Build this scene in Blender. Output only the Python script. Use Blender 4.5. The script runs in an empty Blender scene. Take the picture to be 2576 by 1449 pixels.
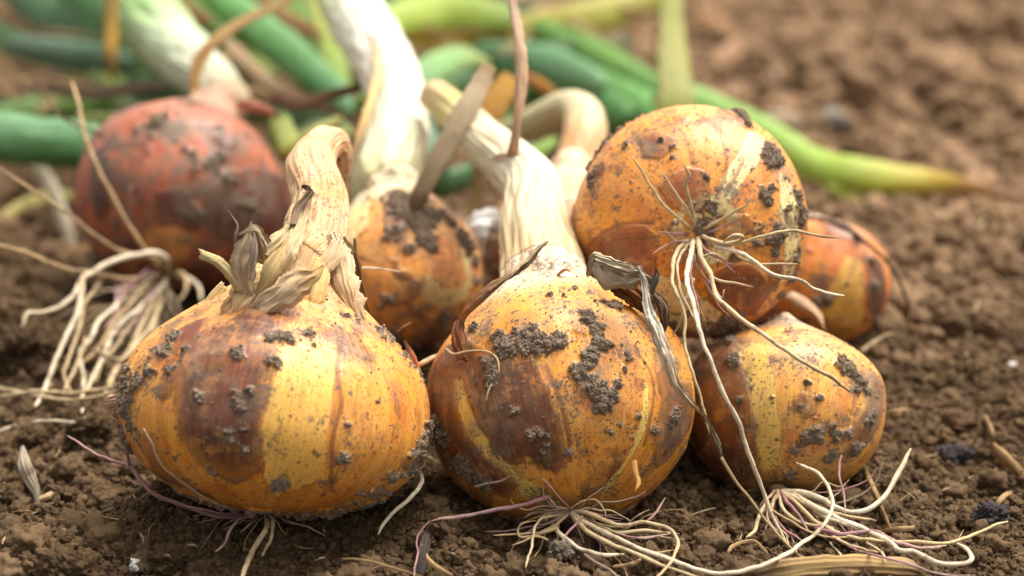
import bpy, math, random
import numpy as np
from mathutils import Vector

# ------------------------------------------------------------------ camera, world, sun, exposure
scene = bpy.context.scene
PITCH = math.radians(16.0)
CAM_H = 0.1877
FPX = 4807.0                       # focal length in units of a 2576-wide frame
FOCUS = 0.460
cam = bpy.data.cameras.new('camera')
cam_ob = bpy.data.objects.new('camera', cam)
scene.collection.objects.link(cam_ob)
cam.sensor_width = 36.0
cam.lens = 36.0 * FPX / 2576.0
cam.clip_start = 0.02
cam.clip_end = 200.0
cam_ob.location = (0, 0, CAM_H)
cam_ob.rotation_euler = (math.radians(90) - PITCH, 0, 0)
cam.dof.use_dof = True
cam.dof.focus_distance = FOCUS
cam.dof.aperture_fstop = 8.5
cam.dof.aperture_blades = 9
scene.camera = cam_ob

SUN_EL, SUN_AZ = math.radians(68), math.radians(62)     # azimuth clockwise from +Y (behind the onions, to the right)
world = bpy.data.worlds.new('World')
scene.world = world
world.use_nodes = True
wn = world.node_tree
bg = wn.nodes['Background']
sky = wn.nodes.new('ShaderNodeTexSky')
sky.sky_type = 'NISHITA'
sky.sun_disc = False
sky.sun_elevation = SUN_EL
sky.sun_rotation = SUN_AZ
sky.air_density = 1.0
sky.dust_density = 4.0
hs = wn.nodes.new('ShaderNodeHueSaturation')
hs.inputs['Saturation'].default_value = 0.12
wn.links.new(sky.outputs[0], hs.inputs['Color'])
wn.links.new(hs.outputs[0], bg.inputs['Color'])
bg.inputs['Strength'].default_value = 0.062
sun = bpy.data.lights.new('sun', 'SUN')
sun.energy = 1.5
sun.angle = math.radians(38)
sun.color = (1.0, 0.97, 0.93)
sun_ob = bpy.data.objects.new('sun', sun)
scene.collection.objects.link(sun_ob)
sd = Vector((math.sin(SUN_AZ) * math.cos(SUN_EL), math.cos(SUN_AZ) * math.cos(SUN_EL), math.sin(SUN_EL)))
sun_ob.rotation_euler = sd.to_track_quat('Z', 'Y').to_euler()
sun_ob.location = (0.3, 0.6, 1.5)
scene.view_settings.view_transform = 'Standard'
scene.view_settings.look = 'None'
scene.view_settings.exposure = 2.06
scene.view_settings.gamma = 1.0
scene.view_settings.use_curve_mapping = False
scene.render.engine = 'CYCLES'
scene.cycles.use_denoising = True
scene.cycles.max_bounces = 6
scene.cycles.transparent_max_bounces = 4

# ------------------------------------------------------------------ small maths
rng = np.random.RandomState(7)
random.seed(7)
SP, CP = math.sin(PITCH), math.cos(PITCH)


def P(x, y, d):
    """photo pixel (2576 wide) and depth along the lens axis -> point of the place"""
    u = (x - 1288.0) / FPX
    v = (y - 724.5) / FPX
    return np.array([u * d, d * CP - v * d * SP, CAM_H - d * SP - v * d * CP])


def DZ(y, z):
    v = (y - 724.5) / FPX
    return (CAM_H - z) / (SP + v * CP)


def proj(V):
    r = V - np.array([0, 0, CAM_H])
    d = r[..., 1] * CP - r[..., 2] * SP
    up = r[..., 1] * SP + r[..., 2] * CP
    return 1288.0 + FPX * r[..., 0] / d, 724.5 - FPX * up / d, d


_perm = np.random.RandomState(3).permutation(256).astype(np.int32)
_perm = np.concatenate([_perm, _perm, _perm])
_grad = np.random.RandomState(4).normal(size=(256, 3))
_grad /= np.linalg.norm(_grad, axis=1)[:, None]


def noise(p, s=1.0, off=0.0):
    p = np.asarray(p, dtype=np.float64) * s + off
    i = np.floor(p).astype(np.int64)
    f = p - i
    w = f * f * f * (f * (f * 6 - 15) + 10)
    i &= 255
    out = 0.0
    for dx in (0, 1):
        wx = w[..., 0] if dx else 1 - w[..., 0]
        for dy in (0, 1):
            wy = w[..., 1] if dy else 1 - w[..., 1]
            for dz in (0, 1):
                wz = w[..., 2] if dz else 1 - w[..., 2]
                h = _perm[_perm[_perm[(i[..., 0] + dx) & 255] + ((i[..., 1] + dy) & 255)] + ((i[..., 2] + dz) & 255)]
                g = _grad[h]
                out = out + wx * wy * wz * (g[..., 0] * (f[..., 0] - dx) + g[..., 1] * (f[..., 1] - dy) + g[..., 2] * (f[..., 2] - dz))
    return out * 1.6


def fbm(p, s, octv=3, off=0.0, gain=0.5):
    o = 0.0
    a = 1.0
    for k in range(octv):
        o = o + a * noise(p, s * 2 ** k, off + 17.3 * k)
        a *= gain
    return o


def sstep(a, b, x):
    t = np.clip((x - a) / (b - a), 0, 1)
    return t * t * (3 - 2 * t)


def catmull(pts, n):
    pts = np.asarray(pts, dtype=float)
    if len(pts) == 2:
        t = np.linspace(0, 1, n)[:, None]
        return pts[0] * (1 - t) + pts[1] * t
    q = np.vstack([2 * pts[0] - pts[1], pts, 2 * pts[-1] - pts[-2]])
    seg = len(pts) - 1
    # spread samples by chord length of the first three columns
    L = np.concatenate([[0], np.cumsum(np.linalg.norm(np.diff(pts[:, :3], axis=0), axis=1) + 1e-9)])
    u = np.interp(np.linspace(0, L[-1], n), L, np.arange(seg + 1))
    i = np.minimum(u.astype(int), seg - 1)
    t = (u - i)[:, None]
    a, b, c, d = q[i], q[i + 1], q[i + 2], q[i + 3]
    return 0.5 * (2 * b + (c - a) * t + (2 * a - 5 * b + 4 * c - d) * t ** 2 + (3 * b - a - 3 * c + d) * t ** 3)


def lin(c):
    c = np.asarray(c, dtype=float) / 255.0
    return np.where(c <= 0.04045, c / 12.92, ((c + 0.055) / 1.055) ** 2.4)


# ------------------------------------------------------------------ objects
def link(o, parent=None):
    scene.collection.objects.link(o)
    if parent is not None:
        o.parent = parent
    return o


def tag(o, label=None, cat=None, group=None, kind=None):
    if label:
        o['label'] = label
    if cat:
        o['category'] = cat
    if group:
        o['group'] = group
    if kind:
        o['kind'] = kind
    return o


def empty(name, loc):
    o = bpy.data.objects.new(name, None)
    o.location = loc
    o.empty_display_size = 0.01
    return link(o)


def build(name, V, F, mat, parent=None, attrs=None, smooth=True):
    """V (n,3) world coordinates; F list/array of polygons; parent an Empty whose location is taken off"""
    V = np.asarray(V, dtype=np.float64)
    off = np.array(parent.location) if parent is not None else V.mean(axis=0)
    if parent is not None and parent.parent is not None:
        off = np.array(parent.parent.location) if parent.type != 'EMPTY' else off
    me = bpy.data.meshes.new(name)
    F3 = [f for f in F if f.shape[1] == 3] if isinstance(F, list) else ([F] if F.shape[1] == 3 else [])
    F4 = [f for f in F if f.shape[1] == 4] if isinstance(F, list) else ([F] if F.shape[1] == 4 else [])
    loops, sizes = [], []
    for f in F4 + F3:
        loops.append(f.ravel())
        sizes.append(np.full(len(f), f.shape[1]))
    loops = np.concatenate(loops).astype(np.int32)
    sizes = np.concatenate(sizes)
    me.vertices.add(len(V))
    me.vertices.foreach_set('co', (V - off).astype(np.float32).ravel())
    me.loops.add(len(loops))
    me.loops.foreach_set('vertex_index', loops)
    me.polygons.add(len(sizes))
    me.polygons.foreach_set('loop_start', np.concatenate([[0], np.cumsum(sizes)[:-1]]).astype(np.int32))
    me.polygons.foreach_set('loop_total', sizes.astype(np.int32))
    if smooth:
        me.polygons.foreach_set('use_smooth', np.ones(len(sizes), dtype=bool))
    me.update(calc_edges=True)
    if attrs:
        for k, a in attrs.items():
            a = np.asarray(a, dtype=np.float32)
            if a.ndim == 1:
                me.attributes.new(k, 'FLOAT', 'POINT').data.foreach_set('value', a)
            elif a.shape[1] == 3:
                me.attributes.new(k, 'FLOAT_VECTOR', 'POINT').data.foreach_set('vector', a.ravel())
            else:
                me.attributes.new(k, 'FLOAT_COLOR', 'POINT').data.foreach_set('color', a.ravel())
    me.materials.append(mat)
    o = bpy.data.objects.new(name, me)
    if parent is None:
        o.location = off
    elif parent.type != 'EMPTY':
        pass
    link(o, parent)
    return o


def grid_faces(n, m, wrap=True):
    i = np.arange(n - 1)[:, None]
    j = np.arange(m if wrap else m - 1)[None, :]
    a = i * m + j
    b = i * m + (j + 1) % m
    return np.stack([a, b, b + m, a + m], axis=-1).reshape(-1, 4)


def frames(C):
    T = np.gradient(C, axis=0)
    T /= np.linalg.norm(T, axis=1)[:, None] + 1e-12
    up = np.array([0, -1.0, 0.25])
    n = up - T[0] * up.dot(T[0])
    if np.linalg.norm(n) < 0.2:
        up = np.array([1.0, 0, 0])
        n = up - T[0] * up.dot(T[0])
    n /= np.linalg.norm(n)
    N = [n]
    for k in range(1, len(C)):
        n = n - T[k] * n.dot(T[k])
        n /= np.linalg.norm(n) + 1e-12
        N.append(n)
    N = np.array(N)
    return T, N, np.cross(T, N)


def tube_arrays(C, R, nseg, mod=None, flat=None, roll=0.0):
    T, N, B = frames(C)
    a = np.linspace(0, 2 * math.pi, nseg, endpoint=False)
    if flat is None:
        flat = np.ones(len(C))
    ca, sa = np.cos(a)[None, :], np.sin(a)[None, :]
    r = R[:, None] * np.ones((1, nseg))
    if mod is not None:
        r = r * mod
    cr, sr = math.cos(roll), math.sin(roll)
    N2 = N * cr + B * sr
    B2 = -N * sr + B * cr
    V = C[:, None, :] + (ca * r * flat[:, None])[..., None] * N2[:, None, :] + (sa * r)[..., None] * B2[:, None, :]
    return V, T, N2, B2, a


def close_tube(V):
    n, m, _ = V.shape
    F = [grid_faces(n, m)]
    VV = V.reshape(-1, 3)
    c0, c1 = V[0].mean(axis=0), V[-1].mean(axis=0)
    k = len(VV)
    VV = np.vstack([VV, c0, c1])
    j = np.arange(m)
    F.append(np.stack([(j + 1) % m, j, np.full(m, k)], axis=1))
    b = (n - 1) * m
    F.append(np.stack([b + j, b + (j + 1) % m, np.full(m, k + 1)], axis=1))
    return VV, F


# ------------------------------------------------------------------ materials
class M:
    def __init__(self, name):
        self.m = bpy.data.materials.new(name)
        self.m.use_nodes = True
        self.t = self.m.node_tree
        self.t.nodes.clear()
        self.out = self.t.nodes.new('ShaderNodeOutputMaterial')
        self.bsdf = self.t.nodes.new('ShaderNodeBsdfPrincipled')
        self.t.links.new(self.bsdf.outputs[0], self.out.inputs[0])

    def n(self, ty, **kw):
        nd = self.t.nodes.new(ty)
        for k, v in kw.items():
            setattr(nd, k, v)
        return nd

    def put(self, sock, v):
        if isinstance(v, bpy.types.NodeSocket):
            self.t.links.new(v, sock)
        elif v is not None:
            if hasattr(sock, 'default_value') and sock.type == 'RGBA' and len(v) == 3:
                v = (*v, 1.0)
            sock.default_value = v

    def attr(self, name, out='Fac'):
        return self.n('ShaderNodeAttribute', attribute_name=name).outputs[out]

    def obj(self):
        return self.n('ShaderNodeTexCoord').outputs['Object']

    def noise(self, vec, scale, detail=3.0, rough=0.55, lo=None, hi=None, dist=0.0, off=None):
        if off is not None:
            a = self.n('ShaderNodeVectorMath', operation='ADD')
            self.put(a.inputs[0], vec)
            a.inputs[1].default_value = (off, off * 1.7, -off)
            vec = a.outputs[0]
        nd = self.n('ShaderNodeTexNoise')
        self.put(nd.inputs['Vector'], vec)
        nd.inputs['Scale'].default_value = scale
        nd.inputs['Detail'].default_value = detail
        nd.inputs['Roughness'].default_value = rough
        nd.inputs['Distortion'].default_value = dist
        o = nd.outputs['Fac']
        if lo is not None:
            o = self.ramp(o, lo, hi)
        return o

    def ramp(self, v, lo, hi, a=0.0, b=1.0, smooth=True):
        nd = self.n('ShaderNodeMapRange')
        if smooth:
            nd.interpolation_type = 'SMOOTHSTEP'
        self.put(nd.inputs['Value'], v)
        nd.inputs['From Min'].default_value = lo
        nd.inputs['From Max'].default_value = hi
        nd.inputs['To Min'].default_value = a
        nd.inputs['To Max'].default_value = b
        return nd.outputs[0]

    def math(self, op, a, b=None, c=None):
        nd = self.n('ShaderNodeMath', operation=op)
        self.put(nd.inputs[0], a)
        if b is not None:
            self.put(nd.inputs[1], b)
        if c is not None:
            self.put(nd.inputs[2], c)
        return nd.outputs[0]

    def mix(self, f, a, b, mode='MIX'):
        nd = self.n('ShaderNodeMix', data_type='RGBA', blend_type=mode)
        self.put(nd.inputs['Factor'], f)
        self.put(nd.inputs[6], a)
        self.put(nd.inputs[7], b)
        return nd.outputs[2]

    def scalevec(self, v, s):
        nd = self.n('ShaderNodeVectorMath', operation='MULTIPLY')
        self.put(nd.inputs[0], v)
        nd.inputs[1].default_value = s
        return nd.outputs[0]

    def bump(self, h, strength, dist, normal=None):
        nd = self.n('ShaderNodeBump')
        nd.inputs['Strength'].default_value = strength
        nd.inputs['Distance'].default_value = dist
        self.put(nd.inputs['Height'], h)
        if normal is not None:
            self.put(nd.inputs['Normal'], normal)
        return nd.outputs[0]

    def fin(self, color=None, rough=None, normal=None, spec=None, transl=0.0, sss=0.0, sss_r=(0.4, 0.2, 0.08)):
        b = self.bsdf
        self.put(b.inputs['Base Color'], color)
        self.put(b.inputs['Roughness'], rough)
        if normal is not None:
            self.put(b.inputs['Normal'], normal)
        if spec is not None:
            self.put(b.inputs['Specular IOR Level'], spec)
        if sss:
            b.inputs['Subsurface Weight'].default_value = sss
            b.inputs['Subsurface Radius'].default_value = sss_r
            b.inputs['Subsurface Scale'].default_value = 0.006
        if transl:
            t = self.n('ShaderNodeBsdfTranslucent')
            self.put(t.inputs['Color'], color)
            mx = self.n('ShaderNodeMixShader')
            mx.inputs[0].default_value = transl
            self.t.links.new(b.outputs[0], mx.inputs[1])
            self.t.links.new(t.outputs[0], mx.inputs[2])
            self.t.links.new(mx.outputs[0], self.out.inputs[0])
        return self.m


DIRT_A, DIRT_B, DIRT_C = (0.20, 0.145, 0.095), (0.115, 0.078, 0.048), (0.30, 0.235, 0.17)


def paler_far_soil(m, col):
    """turns the soil colour paler towards the back and the right, broken by noise"""
    pos = m.n('ShaderNodeNewGeometry').outputs['Position']
    sx = m.n('ShaderNodeSeparateXYZ')
    m.put(sx.inputs[0], pos)
    f = m.math('ADD', m.math('ADD', sx.outputs[1], m.math('MULTIPLY', sx.outputs[0], 0.5)), m.math('MULTIPLY', m.noise(pos, 9, 4, .6), .5))
    return m.mix(m.ramp(f, 0.80, 1.10), col, m.mix(1.0, col, (2.25, 2.22, 2.35), 'MULTIPLY'))


def soil_material(name, a, b, c, scale=1.0, dry=False):
    m = M(name)
    o = m.obj()
    n1 = m.noise(o, 18 * scale, 4, 0.6, 0.35, 0.65)
    n2 = m.noise(o, 420 * scale, 5, 0.65, 0.32, 0.68, off=3.0)
    n3 = m.noise(o, 1700 * scale, 3, 0.7, off=9.0)
    col = m.mix(n1, a, b)
    col = m.mix(m.math('MULTIPLY', n2, 0.55), col, c)
    col = m.mix(m.ramp(n3, 0.3, 0.5, 0.55, 0.0), col, (b[0] * 0.5, b[1] * 0.5, b[2] * 0.5))
    h = m.math('ADD', n2, m.math('MULTIPLY', n3, 0.6))
    if dry:
        col = paler_far_soil(m, col)  # flag only switches on the paler tone towards the back
    return m.fin(col, 1.0, m.bump(h, 0.7, 0.0008 / scale), spec=0.12)


GROUND_A, GROUND_B, GROUND_C = (0.080, 0.048, 0.024), (0.042, 0.025, 0.012), (0.145, 0.090, 0.047)
mat_soil = soil_material('paler_far_soil', GROUND_A, GROUND_B, GROUND_C, dry=True)
mat_dirt = soil_material('dried_mud', (0.185, 0.140, 0.098), (0.12, 0.088, 0.060), (0.27, 0.215, 0.155))


def crumb_material(name='soil_crumb', GROUND_A=GROUND_A, GROUND_B=GROUND_B, GROUND_C=GROUND_C, dk=.5, dry=True):
    m = M(name)
    geo = m.n('ShaderNodeNewGeometry')
    rnd = m.attr('tint')
    pos = geo.outputs['Position']
    n2 = m.noise(pos, 900, 4, 0.65, 0.3, 0.7)
    n3 = m.noise(pos, 3000, 2, 0.7, off=9.0)
    big = m.noise(pos, 22, 3, 0.6, 0.35, 0.65)
    col = m.mix(big, GROUND_A, GROUND_B)
    col = m.mix(m.math('POWER', rnd, 1.6), col, GROUND_C)
    col = m.mix(m.math('MULTIPLY', n2, 0.4), col, GROUND_C)
    col = m.mix(m.ramp(n3, 0.3, 0.5, dk, 0.0), col, (0.05, 0.032, 0.018))
    if dry:
        col = paler_far_soil(m, col)  # crumbs get the same paling with distance as the ground
    return m.fin(col, 1.0, m.bump(m.math('ADD', n2, n3), 0.5, 0.0003), spec=0.1)


mat_crumb = crumb_material()
mat_mudcrumb = crumb_material('mud_crumb', (.205, .148, .098), (.140, .098, .064), (.29, .215, .148), .3, False)


def skin_material(name, base1, base2, pale, dark1, dark2, yellow, neck, seed, dirt_amt=0.5):
    m = M(name)
    o = m.obj()
    fib = m.attr('fib', 'Vector')
    lon = m.scalevec(fib, (9, 9, 1.1))
    st1 = m.noise(lon, 1.0, 3, 0.5, 0.2, 0.8, off=seed)                  # broad meridian streaks
    st2 = m.noise(m.scalevec(fib, (46, 46, 2.2)), 1.0, 3, 0.6, off=seed + 5)      # fibres
    st3 = m.noise(m.scalevec(fib, (120, 120, 3.0)), 1.0, 2, 0.5, off=seed + 8)
    big = m.noise(o, 48, 4, 0.6, 0.38, 0.62, off=seed)
    mid = m.noise(o, 170, 4, 0.65, off=seed + 2)
    fine = m.noise(o, 1100, 3, 0.7, off=seed + 3)
    blot = m.noise(o, 2300, 2, 0.6, off=seed + 4)
    col = m.mix(st1, base1, base2)
    col = m.mix(m.math('MULTIPLY', big, 0.34), col, pale)
    red = (base2[0] * .80, base2[1] * .50, base2[2] * .7)
    col = m.mix(m.math('MULTIPLY', m.noise(o, 85, 5, 0.7, 0.48, 0.68, off=seed + 11), 0.70), col, red)
    col = m.mix(m.math('MULTIPLY', m.noise(m.scalevec(fib, (7, 7, 2.4)), 1.0, 5, 0.7, 0.50, 0.70, off=seed + 12), 0.55), col, dark1)
    # yellow inner skin where the outer one is torn off
    ym = m.attr('yel')
    yf = m.math('ADD', ym, m.math('MULTIPLY', m.math('SUBTRACT', mid, 0.5), 0.9))
    yf = m.math('ADD', yf, m.math('MULTIPLY', m.math('SUBTRACT', st2, 0.5), 0.35))
    ymask = m.ramp(yf, 0.47, 0.53)
    col = m.mix(ymask, col, m.mix(st1, yellow, (yellow[0] * 0.98, yellow[1] * 0.84, yellow[2] * 0.8)))
    # old brown outer skin
    dm = m.attr('dark')
    df = m.math('ADD', dm, m.math('MULTIPLY', m.math('SUBTRACT', mid, 0.5), 0.9))
    df = m.math('ADD', df, m.math('MULTIPLY', m.math('SUBTRACT', st2, 0.5), 0.5))
    dmask = m.ramp(df, 0.44, 0.56)
    dcol = m.mix(m.noise(o, 75, 5, 0.75, 0.40, 0.60, off=seed + 7), dark1, dark2)
    dcol = m.mix(m.ramp(m.math('ADD', m.math('MULTIPLY', st2, .22), m.math('MULTIPLY', mid, .78)), 0.50, 0.64, 0.0, 0.75), dcol, base2)
    dsoft = m.math('ADD', m.math('MULTIPLY', dmask, 0.62), m.math('MULTIPLY', m.ramp(m.math('ADD', df, m.math('MULTIPLY', m.math('SUBTRACT', big, .5), .5)), 0.35, .95), 0.36))
    col = m.mix(dsoft, col, dcol)
    # edge line where one skin ends on the other
    edge = m.math('MULTIPLY', m.ramp(df, 0.40, 0.46), m.ramp(df, 0.46, 0.52, 1.0, 0.0))
    col = m.mix(m.math('MULTIPLY', edge, 0.55), col, (dark2[0] * 0.8, dark2[1] * 0.8, dark2[2] * 0.8))
    edge2 = m.math('MULTIPLY', m.ramp(yf, 0.42, 0.47), m.ramp(yf, 0.47, 0.52, 1.0, 0.0))
    col = m.mix(m.math('MULTIPLY', edge2, 0.35), col, dark1)
    # seam lines
    sm = m.attr('seam')
    smk = m.ramp(m.math('ADD', sm, m.math('MULTIPLY', m.math('SUBTRACT', mid, 0.5), 0.3)), 0.35, 0.7)
    col = m.mix(m.math('MULTIPLY', smk, 0.6), col, dark1)
    # neck: pale papery
    nk = m.attr('neck')
    nf = m.math('ADD', nk, m.math('MULTIPLY', m.math('SUBTRACT', mid, 0.5), 0.5))
    ncol = m.mix(m.noise(m.scalevec(fib, (16, 16, 4)), 1.0, 4, 0.6, 0.35, 0.7, off=seed + 1), neck,
                 (neck[0] * 0.80, neck[1] * 0.66, neck[2] * 0.48))
    ncol = m.mix(m.ramp(st2, 0.5, 0.72, 0, 0.35), ncol, (neck[0] * 0.6, neck[1] * 0.40, neck[2] * 0.20))
    ncol = m.mix(m.ramp(m.noise(o, 60, 4, .6, off=seed + 9), .52, .66, 0, .6), ncol, (neck[0] * .85, neck[1] * .52, neck[2] * .22))
    col = m.mix(m.ramp(nf, 0.15, 0.85), col, ncol)
    # fibres darken a little
    col = m.mix(m.math('MULTIPLY', m.ramp(st2, 0.30, 0.5, 1.0, 0.0), m.ramp(big, 0, 1, .04, .22)), col, dark1)
    col = m.mix(m.ramp(st3, 0.55, 0.8, 0.0, 0.18), col, pale)
    col = m.mix(m.ramp(st3, 0.30, 0.46, 0.42, 0.0), col, (base2[0] * .55, base2[1] * .42, base2[2] * .5))
    # dust film
    dust = m.attr('dust')
    dfm = m.math('MULTIPLY', m.ramp(mid, 0.36, 0.60, .15, 1.0), m.math('ADD', m.math('MULTIPLY', dust, 1.3), 0.20 * dirt_amt))
    col = m.mix(m.math('MINIMUM', dfm, 0.8), col, (0.24, 0.165, 0.105))
    # specks of dirt
    sp = m.math('MULTIPLY', m.ramp(fine, 0.575, 0.63), m.ramp(m.noise(o, 110, 3, 0.6, off=seed + 6), 0.36, 0.60))
    sp2 = m.math('MULTIPLY', m.ramp(blot, 0.63, 0.68), 0.6)
    sp3 = m.math('MULTIPLY', m.ramp(m.noise(o, 420, 3, .65, off=seed + 14), 0.62, 0.67), .8)
    col = m.mix(sp3, col, (0.10, 0.07, 0.045))
    col = m.mix(m.math('MULTIPLY', sp, 0.85 * min(1.0, dirt_amt + 0.3)), col, (0.085, 0.06, 0.04))
    col = m.mix(sp2, col, (0.12, 0.08, 0.055))
    # thin smears of soil round and between the caked parts
    di = m.attr('dirt')
    sme = m.math('ADD', di, m.math('MULTIPLY', m.math('SUBTRACT', fine, 0.5), 1.1))
    sme = m.math('ADD', sme, m.math('MULTIPLY', m.math('SUBTRACT', mid, 0.5), 1.2))
    col = m.mix(m.ramp(sme, 0.24, 0.50, 0.0, 0.80), col, (0.140, 0.098, 0.064))
    # caked mud
    dd = m.math('ADD', di, m.math('MULTIPLY', m.math('SUBTRACT', fine, 0.5), 0.7))
    dd = m.math('ADD', dd, m.math('MULTIPLY', m.math('SUBTRACT', mid, 0.5), 0.4))
    dirt = m.ramp(dd, 0.42, 0.56)
    dc = m.mix(m.ramp(fine, 0.35, 0.65), (0.105, 0.074, 0.048), (0.25, 0.185, 0.127))
    col = m.mix(dirt, col, dc)
    rough = m.ramp(mid, 0.3, 0.7, 0.36, 0.56)
    rough = m.math('MAXIMUM', rough, m.math('MULTIPLY', m.math('MAXIMUM', dirt, m.math('MULTIPLY', sp, 0.8)), 0.95))
    rough = m.math('MAXIMUM', rough, m.math('MULTIPLY', m.ramp(nf, 0.15, 0.85), 0.72))
    h1 = m.math('ADD', m.math('MULTIPLY', st2, 0.8), m.math('MULTIPLY', st3, 0.4))
    h1 = m.math('ADD', h1, m.math('MULTIPLY', dmask, 0.7))
    h1 = m.math('SUBTRACT', h1, m.math('MULTIPLY', ymask, 0.6))
    nrm = m.bump(h1, 0.16, 0.0004)
    h2 = m.math('ADD', m.math('MULTIPLY', m.math('MAXIMUM', dirt, sp), 1.0), m.math('MULTIPLY', m.math('MULTIPLY', dirt, fine), 2.0))
    nrm = m.bump(h2, 0.6, 0.0004, nrm)
    return m.fin(col, rough, nrm, spec=0.40)


def leaf_material(name, rough=0.42, streak=0.5, transl=0.12, bumpd=0.0006, speck=0.35, dry=False, stain=0.0):
    m = M(name)
    col = m.attr('col', 'Color')
    fib = m.attr('fib', 'Vector')
    o = m.obj()
    st = m.noise(m.scalevec(fib, (14, 14, 0.8)), 1.0, 3, 0.6)
    st2 = m.noise(m.scalevec(fib, (55, 55, 1.5)), 1.0, 2, 0.6, off=4.0)
    mid = m.noise(o, 120, 4, 0.65)
    fine = m.noise(o, 1300, 3, 0.7, off=2.0)
    dk = m.mix(1.0, col, (0.45, 0.42, 0.36), 'MULTIPLY')
    lt = m.mix(0.35, col, (0.9, 0.85, 0.7))
    c = m.mix(m.ramp(st, 0.35, 0.6, streak, 0.0), col, dk)
    c = m.mix(m.ramp(st2, 0.5, 0.75, 0.0, streak), c, lt)
    c = m.mix(m.ramp(mid, 0.5, 0.75, 0.0, streak * 0.8), c, dk)
    c = m.mix(m.ramp(fine, 0.60, 0.66, 0.0, speck), c, (0.09, 0.065, 0.04))
    if stain:
        c = m.mix(m.noise(o, 260, 4, .7, .46, .72, off=6.0), c, m.mix(stain, c, (.16, .11, .07)))
    hgt = m.math('ADD', st, m.math('MULTIPLY', st2, 0.6))
    return m.fin(c, rough, m.bump(hgt, 0.5, bumpd), spec=0.2 if dry else 0.45, transl=transl)


mat_leaf = leaf_material('green_leaf', 0.42, 0.42, 0.10, 0.0005, 0.1)
mat_dry = leaf_material('dry_leaf', 0.85, 0.70, 0.14, 0.0009, 0.45, True)
mat_root = leaf_material('root', 0.8, 0.35, 0.05, 0.0002, 0.6, True, stain=.75)
mat_stalk = leaf_material('pale_stalk', 0.5, 0.22, 0.08, 0.0001, 0.3)

# ------------------------------------------------------------------ onions: where and how big
# name: centre px, depth, radius px, axis (right, up, away) from root to neck, Ld, Lu (x radius), neck radius px, power
ONIONS = {
    'front':  dict(c=(692, 1042), d=.463, R=386, ax=(.13, .98, .10), Ld=.66, Lu=1.0, rn=94, pw=(1.24, 1.55), seed=1.3),
    'middle': dict(c=(1410, 1010), d=.483, R=332, ax=(-.12, .92, .36), Ld=.92, Lu=.98, rn=116, seed=5.1),
    'top':    dict(c=(1738, 560), d=.512, R=292, ax=(-.06, .10, .99), Ld=.84, Lu=1.1, rn=60, seed=8.7),
    'red':    dict(c=(458, 497), d=.655, R=266, ax=(.20, .86, .45), Ld=.86, Lu=1.0, rn=62, seed=11.9),
    'right':  dict(c=(1972, 1012), d=.505, R=250, ax=(.06, .93, .34), Ld=.95, Lu=.90, rn=24, seed=14.2),
    'edge':   dict(c=(2062, 705), d=.600, R=176, ax=(-.08, .90, .40), Ld=.92, Lu=1.0, rn=30, seed=17.7),
    'behind': dict(c=(1015, 695), d=.580, R=197, ax=(-.17, .95, .25), Ld=.95, Lu=1.18, rn=83, seed=21.4),
    'hidden': dict(c=(1405, 640), d=.620, R=185, ax=(.15, .95, .20), Ld=.95, Lu=1.25, rn=54, seed=25.0),
}
for o in ONIONS.values():
    o['C'] = P(*o['c'], o['d'])
    o['r'] = o['R'] / FPX * o['d']
    a = np.array(o['ax'], dtype=float)
    a /= np.linalg.norm(a)
    o['A'] = a[0] * np.array([1, 0, 0]) + a[1] * np.array([0, SP, CP]) + a[2] * np.array([0, CP, -SP])


# ------------------------------------------------------------------ ground
def ground_base(x, y):
    """broad shape of the soil, without the crumbs"""
    p = np.stack([x, y, np.zeros_like(x)], axis=-1)
    z = 0.004 * noise(p, 14.0, 2.0) + 0.0035 * noise(p, 33.0, 7.0)
    far = sstep(0.8, 1.6, y)
    z = z + far * 0.02 * noise(p, 4.0, 1.0)
    for k, o in ONIONS.items():
        if k == 'top':
            continue
        half = o['r'] * (0.70 if k == 'front' else 0.93)
        hz = o['C'][2] - half
        r2 = (x - o['C'][0]) ** 2 + (y - o['C'][1]) ** 2
        if hz > 0:
            z = z + hz * 0.95 * np.exp(-(r2 / (o['r'] * 0.95) ** 2) ** 1.5)
        z = z + .0012 * np.exp(-((np.sqrt(r2) - o['r'] * .92) / (.22 * o['r'])) ** 2)
    # mounds: left of the front onion, left middle, right behind
    for (px, py, rad, amp) in ((35, 915, .017, .020), (215, 1105, .013, .008), (2400, 700, .06, .012), (2250, 900, .03, .006),
                               (120, 1440, .016, .008), (1560, 1330, .02, .002)):
        g = P(px, py, DZ(py, 0.0))
        r2 = (x - g[0]) ** 2 + (y - g[1]) ** 2
        z = z + amp * np.exp(-r2 / rad ** 2)
    return z


def ground_fine(x, y, z):
    p = np.stack([x, y, z * 0], axis=-1)
    z = z + 0.0045 * (np.abs(noise(p, 38.0, 5.0)) - 0.3)
    z = z + 0.0030 * (np.abs(noise(p, 95.0, 9.0)) - 0.3)
    z = z + 0.0016 * (np.abs(noise(p, 260.0, 4.0)) - 0.3)
    far = sstep(0.62, 1.1, y)
    z = z + far * (0.024 * (np.abs(noise(p, 14.0, 3.0)) - 0.3) + 0.016 * (np.abs(noise(p, 34.0, 8.0)) - .3))
    for k, o in ONIONS.items():       # the bulbs press into the loose soil
        if k == 'top':
            continue
        r2 = (x - o['C'][0]) ** 2 + (y - o['C'][1]) ** 2
        Rr = o['r']
        half = Rr * (0.70 if k == 'front' else 0.93)
        low = o['C'][2] - half * np.sqrt(np.clip(1 - r2 / (Rr * 1.02) ** 2, 0, 1))
        z = np.where(r2 < (Rr * 0.98) ** 2, np.minimum(z, low - 0.0005), z)
    return z


def gz(x, y):
    x = np.atleast_1d(np.asarray(x, dtype=float))
    y = np.atleast_1d(np.asarray(y, dtype=float))
    return ground_base(x, y)


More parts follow.
